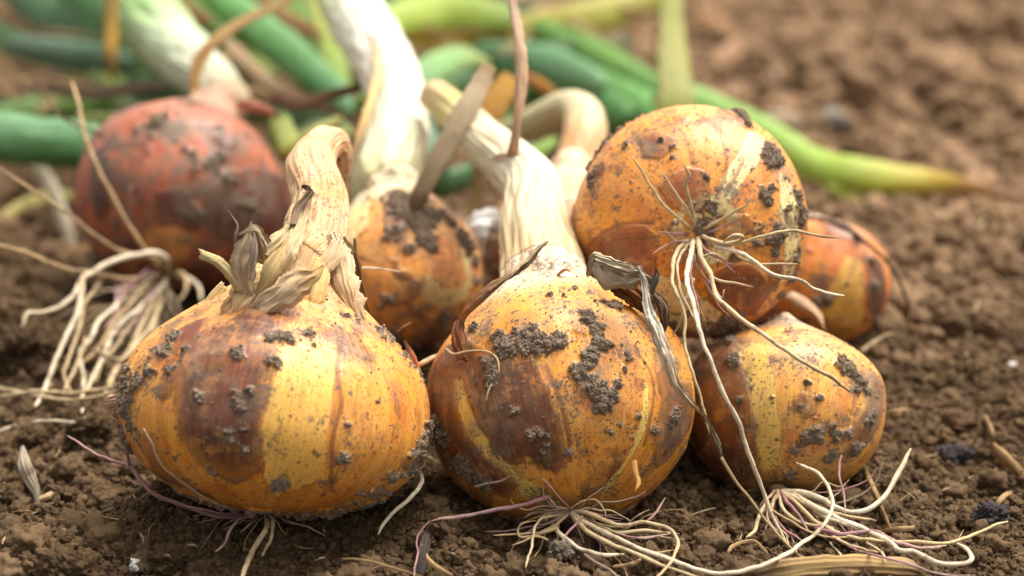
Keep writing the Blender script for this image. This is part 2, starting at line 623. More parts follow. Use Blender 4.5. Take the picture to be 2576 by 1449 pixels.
def G(px, py, up=0.001):
    """the point of the ground seen at that pixel, lifted by up"""
    z = 0.0
    for _ in range(8):
        q = P(px, py, DZ(py, z + up))
        z = 0.5 * z + 0.5 * float(gz(q[0], q[1])[0])
    return P(px, py, DZ(py, z + up))


def axis_steps(spec):
    out = [spec[0][0]]
    for (a, b, n) in spec:
        out += list(a + (b - a) * (np.arange(1, n + 1) / n))
    return np.array(out)


ys = axis_steps([(.30, .40, 30), (.40, .62, 300), (.62, .95, 200), (.95, 2.0, 160), (2.0, 6.0, 60), (6.0, 60.0, 30)])
xs = axis_steps([(-40., -3., 20), (-3., -.45, 40), (-.45, -.19, 90), (-.19, .19, 420), (.19, .45, 90), (.45, 3., 40), (3., 40., 20)])
GX, GY = np.meshgrid(xs, ys)
GZ = ground_fine(GX, GY, ground_base(GX, GY))
ground = build('ground', np.stack([GX, GY, GZ], axis=-1).reshape(-1, 3), grid_faces(len(ys), len(xs), False), mat_soil)
tag(ground, kind='structure')


# soil crumbs: points instanced by geometry nodes with six lump shapes
def crumbs(name, X, Y, Zlift, S, label, zfun=None, parent=None, Z=None):
    n = len(X)
    if Z is None:
        Z = ground_fine(X, Y, ground_base(X, Y)) + Zlift
    me = bpy.data.meshes.new(name)
    V = np.stack([X, Y, Z], axis=-1)
    me.vertices.add(n)
    me.vertices.foreach_set('co', V.astype(np.float32).ravel())
    me.attributes.new('sc', 'FLOAT', 'POINT').data.foreach_set('value', S.astype(np.float32))
    me.attributes.new('tintp', 'FLOAT', 'POINT').data.foreach_set('value', rng.rand(n).astype(np.float32))
    me.attributes.new('rt', 'FLOAT_VECTOR', 'POINT').data.foreach_set('vector', (rng.rand(n, 3) * 6.28).astype(np.float32).ravel())
    o = bpy.data.objects.new(name, me)
    link(o, parent)
    ng = bpy.data.node_groups.new(name, 'GeometryNodeTree')
    ng.interface.new_socket('Geometry', in_out='INPUT', socket_type='NodeSocketGeometry')
    ng.interface.new_socket('Geometry', in_out='OUTPUT', socket_type='NodeSocketGeometry')
    N, L = ng.nodes.new, ng.links.new
    gi, go = N('NodeGroupInput'), N('NodeGroupOutput')
    join = N('GeometryNodeJoinGeometry')
    for k in range(6):
        ico = N('GeometryNodeMeshIcoSphere')
        ico.inputs['Radius'].default_value = 1.0
        ico.inputs['Subdivisions'].default_value = 4
        pos = N('GeometryNodeInputPosition')
        sh = N('ShaderNodeVectorMath')
        sh.operation = 'ADD'
        sh.inputs[1].default_value = (k * 7.3, k * 3.1, -k * 5.7)
        L(pos.outputs[0], sh.inputs[0])
        n1, n2 = N('ShaderNodeTexNoise'), N('ShaderNodeTexNoise')
        n1.inputs['Scale'].default_value = 0.95
        n1.inputs['Detail'].default_value = 2
        n2.inputs['Scale'].default_value = 3.2
        n2.inputs['Detail'].default_value = 3
        L(sh.outputs[0], n1.inputs['Vector'])
        L(sh.outputs[0], n2.inputs['Vector'])
        ab = N('ShaderNodeMath')
        ab.operation = 'SUBTRACT'
        ab.inputs[1].default_value = 0.5
        L(n2.outputs['Fac'], ab.inputs[0])
        ab2 = N('ShaderNodeMath')
        ab2.operation = 'ABSOLUTE'
        L(ab.outputs[0], ab2.inputs[0])
        mu = N('ShaderNodeMath')
        mu.operation = 'MULTIPLY_ADD'
        mu.inputs[1].default_value = 1.9
        L(n1.outputs['Fac'], mu.inputs[0])
        m2 = N('ShaderNodeMath')
        m2.operation = 'MULTIPLY_ADD'
        m2.inputs[1].default_value = 1.5
        m2.inputs[2].default_value = -1.15
        L(ab2.outputs[0], m2.inputs[0])
        L(m2.outputs[0], mu.inputs[2])
        vs = N('ShaderNodeVectorMath')
        vs.operation = 'SCALE'
        L(pos.outputs[0], vs.inputs[0])
        L(mu.outputs[0], vs.inputs['Scale'])
        sp = N('GeometryNodeSetPosition')
        L(ico.outputs['Mesh'], sp.inputs['Geometry'])
        L(vs.outputs[0], sp.inputs['Offset'])
        sm = N('GeometryNodeSetMaterial')
        sm.inputs['Material'].default_value = mat_crumb if parent is None else mat_mudcrumb
        L(sp.outputs[0], sm.inputs['Geometry'])
        ss = N('GeometryNodeSetShadeSmooth')
        L(sm.outputs[0], ss.inputs['Geometry'])
        g2i = N('GeometryNodeGeometryToInstance')
        L(ss.outputs[0], g2i.inputs[0])
        L(g2i.outputs[0], join.inputs[0])

    def named(nm, ty):
        a = N('GeometryNodeInputNamedAttribute')
        a.data_type = ty
        a.inputs['Name'].default_value = nm
        return a.outputs['Attribute']
    m2p = N('GeometryNodeMeshToPoints')
    L(gi.outputs[0], m2p.inputs[0])
    iop = N('GeometryNodeInstanceOnPoints')
    iop.inputs['Pick Instance'].default_value = True
    L(m2p.outputs[0], iop.inputs['Points'])
    L(join.outputs[0], iop.inputs['Instance'])
    rv = N('FunctionNodeRandomValue')
    rv.data_type = 'INT'
    rv.inputs[4].default_value = 0
    rv.inputs[5].default_value = 5
    L(rv.outputs[2], iop.inputs['Instance Index'])
    L(named('rt', 'FLOAT_VECTOR'), iop.inputs['Rotation'])
    L(named('sc', 'FLOAT'), iop.inputs['Scale'])
    st = N('GeometryNodeStoreNamedAttribute')
    st.data_type = 'FLOAT'
    st.domain = 'INSTANCE'
    st.inputs['Name'].default_value = 'tint'
    L(iop.outputs[0], st.inputs['Geometry'])
    L(named('tintp', 'FLOAT'), st.inputs['Value'])
    L(st.outputs[0], go.inputs[0])
    mod = o.modifiers.new('lumps', 'NODES')
    mod.node_group = ng
    me.materials.append(mat_crumb)
    tag(o, label, 'soil' if parent is None else None, kind='stuff')
    return o


# instance attributes need the INSTANCER attribute type in the shader
for nd in list(mat_crumb.node_tree.nodes) + list(mat_mudcrumb.node_tree.nodes):
    if nd.type == 'ATTRIBUTE' and nd.attribute_name == 'tint':
        nd.attribute_type = 'INSTANCER'


def scatter(n, x0, x1, y0, y1, s0, s1, power=1.0):
    X = rng.uniform(x0, x1, n)
    Y = rng.uniform(y0, y1, n)
    S = s0 * (s1 / s0) ** (rng.rand(n) ** power)
    return X, Y, S


cx, cy, cs = [], [], []
for (n, x0, x1, y0, y1, s0, s1, pw) in (
        (34000, -.17, .17, .385, .60, .00028, .0011, 1.4),
        (9000, -.17, .17, .385, .62, .0008, .0022, 1.8),
        (1300, -.17, .17, .385, .66, .0018, .0046, 1.6),
        (9000, -.24, .24, .60, .95, .0008, .0030, 1.5),
        (3000, -.26, .30, .58, 1.1, .0020, .0080, 1.7),
        (4200, -.55, .55, .95, 2.2, .0025, .0130, 1.5)):
    X, Y, S = scatter(n, x0, x1, y0, y1, s0, s1, pw)
    cx.append(X)
    cy.append(Y)
    cs.append(S)
cx, cy, cs = map(np.concatenate, (cx, cy, cs))
keep = np.ones(len(cx), bool)
for k, o in ONIONS.items():
    if k != 'top':
        keep &= ~(((cx - o['C'][0]) ** 2 + (cy - o['C'][1]) ** 2 < (o['r'] * .93) ** 2) & (cs > .0012))
# big crumbs near the lens would hide the roots
cx, cy, cs = cx[keep], cy[keep], cs[keep]
crumbs('soil_crumbs', cx, cy, cs * 0.25, cs, 'loose brown crumbs of dry soil covering the field around the onions')


# ------------------------------------------------------------------ bulbs
def bulb_profile(s, Ld, Lu, R, rn, pw=(1.42, 1.35)):
    """s from -Ld to Lu -> radius"""
    lo = R * np.clip(1 - np.clip(-s / Ld, 0, 1) ** 2.25, 0, 1) ** 0.50
    x = np.clip(s / Lu, 0, 1)
    sh = (np.clip(np.cos(math.pi / 2 * x ** pw[0]), 0, 1)) ** pw[1]
    hi = rn + (R - rn) * sh
    return np.where(s < 0, lo, hi)


def seg_dist(q, a, b):
    ab = b - a
    t = np.clip(((q - a) @ ab) / (ab @ ab + 1e-12), 0, 1)
    return np.linalg.norm(q - (a + t[:, None] * ab), axis=1)


def poly_sdf(q, poly):
    d = np.full(len(q), 1e9)
    inside = np.zeros(len(q), bool)
    n = len(poly)
    for i in range(n):
        a, b = poly[i], poly[(i + 1) % n]
        d = np.minimum(d, seg_dist(q, a, b))
        cond = (a[1] > q[:, 1]) != (b[1] > q[:, 1])
        xx = (b[0] - a[0]) * (q[:, 1] - a[1]) / (b[1] - a[1] + 1e-15) + a[0]
        inside ^= cond & (q[:, 0] < xx)
    return np.where(inside, d, -d)


def make_onion(key, label, mat, neck_pts, nseg=320, nrings=230, dark=(), yellow=(), seams=(), dirt=(), dust=(),
               neck_colors=None, specks=500, crumb_n=500, neck_rings=110, wrinkle=0.0, autodark=0.0, lump=0.0035,
               dirtband=None, dirt_scale=1.0, smear=.03):
    o = ONIONS[key]
    R, C, A = o['r'], o['C'], o['A']
    Ld, Lu = o['Ld'] * R, o['Lu'] * R
    rn = o['rn'] / FPX * o['d']
    root = empty('onion', tuple(C - A * Ld))
    tag(root, label, 'onion', 'freshly pulled onions piled on the soil')
    # rings along a straight axis (closer together near the root)
    th = np.linspace(0.03, 1, int(nrings * .5))
    s = np.concatenate([-Ld * np.cos(th * math.pi / 2), np.linspace(0, Lu, nrings - len(th) + 1)[1:]])
    r = bulb_profile(s, Ld, Lu, R, rn, o.get('pw', (1.42, 1.35)))
    Cn = C + A * s[:, None]
    if neck_pts:
        NP = [list(C + A * (Lu - .002)) + [rn], list(C + A * Lu) + [rn]]
        first = True
        for q in neck_pts:
            NP.append(list(P(q[0], q[1], q[2])) + [q[3] / FPX * q[2]])
        nk = catmull(np.array(NP[1:]), neck_rings)
        Call = np.vstack([Cn, nk[1:, :3]])
        rall = np.concatenate([r, nk[1:, 3]])
        nneck = len(nk) - 1
    else:
        k = 14
        e = np.linspace(0, 1, k + 1)[1:]
        Call = np.vstack([Cn, C + A * (Lu + e * .0012)[:, None]])
        rall = np.concatenate([r, rn * (1 - .55 * e)])
        nneck = k
    # smooth the join
    for _ in range(10):
        j0 = len(Cn) - 12
        Call[j0:j0 + 24] = (Call[j0 - 1:j0 + 23] + Call[j0:j0 + 24] * 2 + Call[j0 + 1:j0 + 25]) / 4 if len(Call) > j0 + 26 else Call[j0:j0 + 24]
    seed = o['seed']
    V, T, N, B, a = tube_arrays(Call, rall, nseg)
    n = len(Call)
    L = np.concatenate([[0], np.cumsum(np.linalg.norm(np.diff(Call, axis=0), axis=1))])
    fib = np.stack([np.cos(a)[None, :] * np.ones((n, 1)), np.sin(a)[None, :] * np.ones((n, 1)),
                    (L / R)[:, None] * np.ones((1, nseg))], axis=-1)
    bulbness = np.concatenate([np.ones(len(Cn)), np.zeros(nneck)])
    sn = np.concatenate([s / Lu, np.linspace(1, 1.5, nneck)])
    nkf = sstep(0.40, 1.12, sn)[:, None] * np.ones((1, nseg))
    # gentle unevenness: flat sides, meridian ribs, wrinkles on the neck
    ribs = noise(fib * np.array([5, 5, .5]), 1, seed) * .5 + noise(fib * np.array([13, 13, .9]), 1, seed + 2) * .25
    radial = (V - Call[:, None, :])
    rl = np.linalg.norm(radial, axis=-1) + 1e-9
    nrmv = radial / rl[..., None]
    lump_ = noise(V, 1.3 / R, seed + 4)
    disp = R * (0.030 * lump_ + 0.007 * ribs) * (1 - .8 * nkf) * np.clip(rl / (R * .35), 0, 1)
    wr = 1.3 * noise(fib * np.array([2.6, 2.6, 2.2]), 1, seed + 6) + .75 * noise(fib * np.array([6, 6, 3.0]), 1, seed + 7) + .16 * noise(fib * np.array([16, 16, 5]), 1, seed + 8) + .05 * noise(fib * np.array([40, 40, 7]), 1, seed + 8)
    disp = disp + rall[:, None] * (0.028 + wrinkle) * wr * nkf
    V = V + nrmv * disp[..., None]
    # root end: puckered plate
    rr = np.clip(rl / (R * .35), 0, 1)
    pk = (1 - sstep(0.0, 1.0, rr)) * (s.min() >= -1)
    lowm = (sn < 0)[:, None]
    V = V + (A * R * .05)[None, None, :] * (pk * lowm)[..., None]
    V = V + nrmv * (R * .010 * np.cos(a * 19 + seed + 2 * noise(fib * np.array([3, 3, 0]), 1, seed))[..., None] * (np.clip(1 - np.abs(rr - .55) * 2.2, 0, 1) * lowm)[..., None])
    # fields painted on the surface
    VB = V.reshape(-1, 3)
    NB = nrmv.copy()
    # true-ish normals from the profile slope
    slope = np.gradient(rall) / (np.linalg.norm(np.gradient(Call, axis=0), axis=1) + 1e-9)
    NB = NB - T[:, None, :] * np.clip(slope, -6, 6)[:, None, None]
    NB /= np.linalg.norm(NB, axis=-1)[..., None]
    NB = NB.reshape(-1, 3)
    camp = np.array([0, 0, CAM_H])
    view = camp - VB
    view /= np.linalg.norm(view, axis=1)[:, None]
    facing = (NB * view).sum(1) > 0.03
    px, py, pd = proj(VB)
    fi = np.nonzero(facing)[0]

    def hit(x, y):
        k = fi[np.argmin((px[fi] - x) ** 2 + (py[fi] - y) ** 2)]
        return VB[k], NB[k], k

    mmpx = o['d'] / FPX

    def patch(poly, soft):
        hs_ = [hit(*q) for q in poly]
        pts = np.array([h[0] for h in hs_])
        nc = np.array([h[1] for h in hs_]).mean(axis=0)
        nc /= np.linalg.norm(nc)
        e1 = np.cross(nc, [0, 0, 1.0])
        e1 /= np.linalg.norm(e1)
        e2 = np.cross(nc, e1)
        c0 = pts.mean(axis=0)
        q2 = np.stack([(pts - c0) @ e1, (pts - c0) @ e2], axis=1)
        vv = np.stack([(VB - c0) @ e1, (VB - c0) @ e2], axis=1)
        sd_ = poly_sdf(vv, q2)
        f = np.clip(0.5 + sd_ / soft * .5, 0, 1)
        return f * sstep(-.25, .05, NB @ nc)

    wob = fbm(VB, 2.2 / R, 3, seed + 30)
    dk = np.clip(0.16 + autodark + 0.60 * wob, 0, .60 if not autodark else .8)
    for poly in dark:
        dk = np.maximum(dk, patch(poly, R * .10))
    dkx = dk
    yl = np.zeros(len(VB))
    for poly in yellow:
        yl = np.maximum(yl, patch(poly, R * .05))
        dkx = np.minimum(dkx, 1 - patch(poly, R * .08))
    sm = np.zeros(len(VB))
    for line in seams:
        pl = np.array([hit(*q)[0] for q in line])
        pl = catmull(pl, 24)
        dmin = np.full(len(VB), 1e9)
        for i in range(len(pl) - 1):
            dmin = np.minimum(dmin, seg_dist(VB, pl[i], pl[i + 1]))
        sm = np.maximum(sm, np.exp(-(dmin / (.0007)) ** 2))
    dn = np.full(len(VB), -1.0)
    for (x, y, rad, amt) in dirt:
        h = hit(x, y)[0]
        dist = np.linalg.norm(VB - h, axis=1) / (rad * mmpx * dirt_scale)
        dn = np.maximum(dn, amt * .98 - 0.56 * dist)
    if dirtband is not None:                                 # crust where the bulb sat in the ground
        dn = np.maximum(dn, dirtband(VB, NB, px, py))
    w2 = fbm(VB, 210.0, 3, seed + 50)
    dirtf = np.clip(dn + 0.50 * w2 + 0.28 * fbm(VB, 700.0, 2, seed + 55), 0, 1)
    du = np.zeros(len(VB))
    for (x, y, rad, amt) in dust:
        h = hit(x, y)[0]
        du = np.maximum(du, amt * np.exp(-(np.linalg.norm(VB - h, axis=1) / (rad * mmpx)) ** 2))
    rootd = np.linalg.norm(VB - (C - A * Ld), axis=1)
    dirtf = np.maximum(dirtf, np.clip(.08 + smear + .40 * fbm(VB, 2.6 / R, 3, seed + 70), 0, .36))
    dirtf = np.maximum(dirtf, np.clip(1.25 - rootd / (R * .13), 0, 1))
    yl = np.maximum(yl, np.clip(.80 - np.abs(rootd - R * .24) / (R * .16), 0, .72))
    # thickness of old skin and of mud
    thick = sstep(.45, .55, dkx) * .00034 + sstep(.40, .62, dirtf) * (.0004 + .0006 * np.clip(fbm(VB, 520.0, 3, seed + 60) + .45, 0, 1.5))
    thick = thick - .00012 * np.exp(-((sm - .6) / .3) ** 2)
    V = (VB + NB * thick[:, None]).reshape(n, nseg, 3)
    nk = nkf.reshape(-1)
    at = dict(fib=fib.reshape(-1, 3), dark=dkx, yel=yl, dirt=dirtf, dust=du, seam=sm, neck=nk)
    # split in bulb and neck
    js = len(Cn) - 1
    VV = V[:js + 1]
    c0 = (C - A * Ld)[None, :] + A * R * .03
    m = nseg
    F = [grid_faces(js + 1, m)]
    j = np.arange(m)
    F.append(np.stack([(j + 1) % m, j, np.full(m, (js + 1) * m)], axis=1))
    vb = np.vstack([VV.reshape(-1, 3), c0])
    ab = {k: np.concatenate([v[:(js + 1) * m], v[:1]]) for k, v in at.items()}
    build('bulb', vb, F, mat, root, ab)
    Vn = V[js:]
    vn, Fn = close_tube(Vn)
    an = {k: np.concatenate([v[js * m:], v[js * m:js * m + 1], v[-1:]]) for k, v in at.items()}
    if neck_pts or True:
        if neck_colors is not None:
            t = np.linspace(0, 1, len(Vn))
            cols = np.array([lin(c) for _, c in neck_colors])
            tt = np.array([q for q, _ in neck_colors])
            cc = np.stack([np.interp(t, tt, cols[:, i]) for i in range(3)] + [np.ones(len(t))], axis=1)
            cc = np.repeat(cc, m, axis=0)
            cc[:, :3] *= np.array([.74, .72, .66])
            an['col'] = np.vstack([cc, cc[:1], cc[-1:]])
            build('neck', vn, Fn, mat_stalk, root, an)
        else:
            build('neck', vn, Fn, mat, root, an)
    # crumbs of mud sitting on the caked parts
    prob = np.clip(dirtf - .42, 0, 1) * facing
    sizes = np.linalg.norm(np.diff(V, axis=1, append=V[:, :1]), axis=-1).reshape(-1)
    w = prob * (sizes + 1e-7)
    crumb_n = int(crumb_n * 1.9)
    if w.sum() > 0 and crumb_n:
        pick = rng.choice(len(VB), size=crumb_n, p=w / w.sum())
        Pn = V.reshape(-1, 3)[pick]
        Sz = (.00011 * (4.0 ** (rng.rand(crumb_n) ** 1.6))) * np.clip(.6 + prob[pick] * 1.4, .6, 1.5)
        # single grains everywhere
        g = rng.choice(fi[nk[fi] < .8], size=specks)
        Pn2 = V.reshape(-1, 3)[g]
        Sz2 = .00008 * (4.5 ** (rng.rand(specks) ** 2.4))
        Pn = np.vstack([Pn, Pn2]) - np.array(root.location)
        Sz = np.concatenate([Sz, Sz2])
        crumbs('mud_crumbs', Pn[:, 0], Pn[:, 1], 0, Sz, None, parent=root, Z=Pn[:, 2])
    o['root'] = root
    o['hit'] = hit
    return root


mat_front = skin_material('skin_golden', (.80, .36, .045), (.72, .25, .022), (.90, .47, .15), (.155, .030, .012), (.045, .014, .009), (.90, .52, .10), (.68, .46, .26), 1.0, .5)
mat_middle = skin_material('skin_orange', (.82, .36, .035), (.74, .26, .018), (.90, .44, .12), (.135, .030, .012), (.028, .013, .010), (.84, .60, .14), (.84, .72, .52), 4.0, .7)
mat_top = skin_material('skin_amber', (.82, .34, .04), (.74, .26, .025), (.90, .47, .16), (.22, .040, .010), (.085, .018, .008), (.84, .68, .30), (.80, .66, .46), 9.0, .7)
mat_red = skin_material('skin_red', (.52, .12, .040), (.36, .065, .022), (.66, .27, .14), (.12, .022, .016), (.045, .014, .014), (.62, .28, .07), (.55, .33, .22), 13.0, 1.0)
mat_right = skin_material('skin_yellow', (.84, .42, .07), (.76, .30, .035), (.92, .58, .26), (.20, .050, .012), (.070, .022, .010), (.90, .62, .14), (.74, .60, .44), 19.0, 1.0)
mat_edge = skin_material('skin_copper', (.78, .25, .035), (.70, .17, .025), (.86, .42, .09), (.15, .035, .015), (.05, .02, .012), (.82, .46, .08), (.55, .40, .28), 23.0, .7)
mat_behind = skin_material('skin_rust', (.84, .38, .06), (.76, .26, .035), (.88, .56, .22), (.17, .040, .016), (.06, .022, .012), (.80, .62, .24), (.80, .70, .48), 29.0, 1.0)
mat_hidden = skin_material('skin_peach', (.76, .36, .15), (.66, .27, .10), (.80, .50, .30), (.20, .07, .03), (.11, .04, .02), (.80, .5, .2), (.80, .62, .42), 31.0, .4)


def band_front(VB, NB, px, py):
    e = ((px - 692) / 388) ** 2 + ((py - 1042) / 258) ** 2
    f = np.where((px > 880) & (py > 1060), .62 - 4.0 * np.abs(e - 1.0), -1)
    h_ = np.where((px > 850) & (py < 960), .50 - 4.0 * np.abs(((px - 692) / 388) ** 2 + ((py - 1010) / 240) ** 2 - 1.0), -1)
    g_ = np.where((px < 400) & (py > 880) & (py < 1150), .55 - 3.0 * np.abs(((px - 692) / 388) ** 2 - .95), -1)
    return np.maximum(np.maximum(f, g_), np.maximum(h_, np.where(NB[:, 2] < -.8, .35, -1.0)))


def band_low(VB, NB, px, py):
    return np.where(NB[:, 2] < -.80, .36, -1.0)


o_front = make_onion(
    'front', 'wide golden onion at the front left with a tall dry twisted papery neck', mat_front,
    [(788, 622, .472, 88), (798, 565, .476, 78), (806, 525, .480, 70), (803, 490, .484, 68), (785, 440, .492, 66), (788, 400, .502, 56), (812, 366, .510, 46), (838, 362, .520, 40), (850, 395, .524, 38), (845, 440, .526, 34)],
    nseg=400, nrings=280, wrinkle=.05, neck_rings=150,
    dark=[[(470, 850), (560, 815), (640, 835), (700, 880), (672, 960), (655, 1050), (650, 1120), (660, 1180), (600, 1215), (520, 1180), (452, 1090), (440, 1000), (452, 920)],
          [(535, 860), (590, 800), (640, 765), (700, 750), (745, 765), (735, 800), (690, 830), (640, 860), (580, 870)],
          [(420, 850), (470, 815), (520, 800), (500, 850), (440, 890)]],
    yellow=[[(712, 880), (790, 860), (840, 880), (838, 980), (825, 1080), (815, 1200), (690, 1250), (664, 1200), (655, 1070), (690, 960)]],
    seams=[[(862, 840), (850, 940), (858, 1010), (838, 1100), (832, 1190), (836, 1240)]],
    dirt=[(405, 880, 46, .8), (440, 850, 34, .8), (375, 930, 44, .7), (420, 930, 30, .8), (345, 960, 36, .7), (505, 850, 26, .6), (465, 880, 20, .7),
          (600, 900, 24, .75), (690, 905, 22, .8), (720, 850, 26, .8), (780, 845, 26, .7), (675, 850, 30, .7), (590, 985, 22, .7), (635, 985, 18, .7),
          (600, 1030, 24, .6), (580, 1100, 40, .62), (620, 1130, 28, .6), (500, 1000, 26, .6), (520, 1055, 22, .5), (700, 1215, 40, .6), (880, 1070, 22, .55),
          (870, 1150, 26, .55), (690, 1080, 12, .7), (950, 1010, 14, .6), (545, 1190, 26, .6), (985, 900, 24, .5), (900, 800, 30, .5), (960, 850, 26, .6), (1010, 890, 20, .75)],
    dust=[(520, 900, 80, .45), (900, 900, 70, .30), (560, 1010, 90, .35), (600, 780, 60, .4), (920, 830, 60, .4)],
    crumb_n=1500, specks=600, dirtband=band_front, smear=-.05)

o_middle = make_onion(
    'middle', 'round orange onion front centre with thick mud streaks and a dark left side', mat_middle,
    [(1352, 610, .510, 96), (1345, 540, .522, 84), (1340, 480, .535, 76), (1300, 425, .548, 68), (1230, 365, .565, 58), (1165, 300, .585, 50), (1095, 240, .605, 42)],
    nseg=400, nrings=280, wrinkle=.03, neck_rings=130,
    neck_colors=[(0, (232, 200, 150)), (.12, (238, 216, 172)), (.4, (244, 230, 200)), (.7, (238, 226, 190)), (.85, (226, 205, 130)), (1, (225, 190, 150))],
    dark=[[(1080, 940), (1130, 870), (1175, 850), (1225, 880), (1260, 905), (1345, 905), (1388, 980), (1412, 1080), (1420, 1160), (1400, 1190), (1330, 1160), (1290, 1170), (1240, 1150), (1180, 1080), (1150, 1200), (1100, 1120)],
          [(1084, 1030), (1150, 1040), (1230, 1140), (1300, 1215), (1280, 1250), (1180, 1215), (1110, 1130)],
          [(1082, 940), (1130, 900), (1145, 960), (1150, 1040), (1090, 1050)],
          [(1660, 890), (1690, 960), (1735, 960), (1740, 1060), (1690, 1140), (1650, 1180), (1640, 1120), (1660, 1020), (1650, 940)]],
    yellow=[[(1140, 950), (1165, 950), (1190, 1040), (1250, 1130), (1310, 1190), (1300, 1205), (1225, 1150), (1160, 1060)],
            [(1290, 1200), (1330, 1205), (1420, 1265), (1400, 1280), (1320, 1250)],
            [(1618, 960), (1632, 965), (1622, 1080), (1585, 1160), (1520, 1240), (1500, 1235), (1575, 1150), (1606, 1070)]],
    seams=[[(1375, 920), (1410, 1010), (1428, 1090), (1436, 1160)], [(1600, 880), (1640, 950), (1636, 1060), (1620, 1120)]],
    dirt=[(1250, 850, 30, .95), (1280, 868, 34, 1.), (1320, 858, 32, 1.), (1365, 850, 30, .95), (1400, 858, 26, .95), (1385, 880, 20, .8), (1340, 825, 26, .7), (1290, 835, 26, .7),
          (1480, 805, 22, .9), (1505, 830, 22, .95), (1512, 865, 22, .95), (1495, 890, 22, .9), (1475, 915, 26, 1.), (1462, 940, 24, .95), (1485, 955, 24, .95), (1505, 975, 24, 1.), (1525, 995, 24, 1.), (1548, 1000, 20, .9),
          (1560, 965, 18, .9), (1572, 930, 18, .9), (1580, 900, 16, .8), (1500, 1030, 12, .9), (1558, 1065, 9, .7), (1495, 760, 20, .8), (1545, 770, 20, .85), (1515, 762, 12, .7),
          (1220, 915, 26, .9), (1225, 950, 24, .9), (1205, 955, 22, .85), (1185, 830, 26, .7), (1240, 770, 16, .6), (1280, 755, 18, .7), (1340, 745, 16, .6), (1390, 740, 14, .6), (1440, 725, 22, .8), (1420, 745, 14, .7), (1480, 735, 14, .7),
          (1360, 780, 14, .6), (1400, 800, 12, .6), (1420, 770, 10, .6), (1370, 1130, 26, .75), (1340, 1090, 22, .6), (1300, 1030, 20, .6), (1650, 1080, 20, .6), (1610, 1050, 14, .6), (1585, 1100, 14, .6), (1690, 1050, 40, .62),
          (1120, 1120, 50, .66), (1160, 1170, 60, .66), (1230, 1220, 40, .66), (1100, 1050, 40, .6), (1110, 1000, 30, .5), (1620, 1190, 34, .5), (1590, 820, 10, .6), (1560, 860, 10, .6), (1600, 860, 8, .6), (1430, 1140, 10, .9), (1540, 1085, 8, .6)],
    dust=[(1330, 830, 50, .75), (1120, 960, 80, .6), (1200, 1010, 90, .35), (1250, 1080, 110, .4), (1560, 850, 60, .25), (1450, 750, 90, .30), (1700, 1080, 60, .5), (1200, 830, 60, .6)],
    crumb_n=3200, specks=1100, dirtband=band_low)

o_top = make_onion(
    'top', 'amber onion on top of the pile with its root end and long roots facing forward', mat_top, None,
    nseg=460, nrings=300,
    dark=[[(1470, 640), (1500, 590), (1570, 562), (1625, 565), (1652, 590), (1650, 640), (1655, 700), (1570, 700), (1500, 700), (1462, 680)],
          [(1780, 690), (1830, 665), (1880, 660), (1925, 690), (1935, 740), (1900, 790), (1840, 800), (1790, 760), (1770, 720)],
          [(1655, 470), (1690, 440), (1730, 420), (1770, 430), (1782, 480), (1770, 520), (1735, 540), (1690, 520)],
          [(1610, 350), (1650, 330), (1700, 350), (1690, 380), (1660, 400), (1620, 395)],
          [(1540, 780), (1640, 800), (1720, 830), (1700, 845), (1600, 830)]],
    yellow=[[(1880, 325), (1925, 345), (1905, 410), (1872, 455), (1838, 510), (1800, 552), (1768, 548), (1788, 500), (1822, 430), (1855, 385)],
            [(1720, 520), (1760, 535), (1790, 545), (1775, 565), (1745, 560)],
            [(1600, 740), (1660, 690), (1740, 720), (1820, 790), (1780, 830), (1680, 820)],
            [(1960, 430), (2000, 480), (2012, 600), (1990, 700), (1955, 720), (1975, 620), (1955, 520)]],
    seams=[[(1750, 285), (1800, 320), (1828, 390), (1822, 450), (1798, 505)], [(1470, 650), (1500, 600), (1570, 562), (1640, 560)], [(1870, 400), (1852, 440), (1830, 480)]],
    dirt=[(1530, 320, 28, .95), (1548, 325, 22, .9), (1505, 345, 20, .85), (1490, 380, 18, .75), (1480, 410, 18, .85), (1492, 440, 18, .95), (1490, 460, 14, .9), (1570, 308, 18, .7), (1610, 290, 16, .7), (1580, 365, 10, .9),
          (1860, 290, 22, .8), (1875, 305, 18, .8), (1940, 375, 24, .95), (1955, 395, 20, .95), (1935, 400, 18, .9), (1890, 425, 12, .9), (1935, 480, 20, .95), (1940, 500, 14, .9), (1920, 470, 10, .8),
          (1950, 575, 16, .9), (1955, 600, 20, .95), (1950, 625, 16, .9), (1918, 570, 12, .8), (1895, 560, 10, .8), (1905, 610, 14, .8), (2005, 500, 22, .8), (2015, 540, 22, .9), (1985, 450, 14, .7), (1978, 520, 10, .8),
          (1775, 440, 12, .8), (1692, 370, 9, .8), (1665, 355, 8, .7), (1690, 395, 9, .7), (1640, 560, 10, .7), (1695, 560, 14, .8), (1790, 520, 14, .9), (1745, 520, 12, .8), (1760, 530, 12, .8), (1590, 460, 9, .5),
          (2000, 640, 22, .7), (1985, 700, 28, .75), (1960, 740, 26, .7), (1800, 830, 50, .8), (1700, 820, 40, .7), (1860, 790, 22, .6), (1850, 640, 14, .7), (1530, 690, 10, .5)],
    dust=[(1640, 350, 60, .35), (1960, 420, 60, .3), (1800, 300, 80, .25), (1580, 650, 60, .2)],
    crumb_n=2200, specks=900, dirt_scale=1.3)

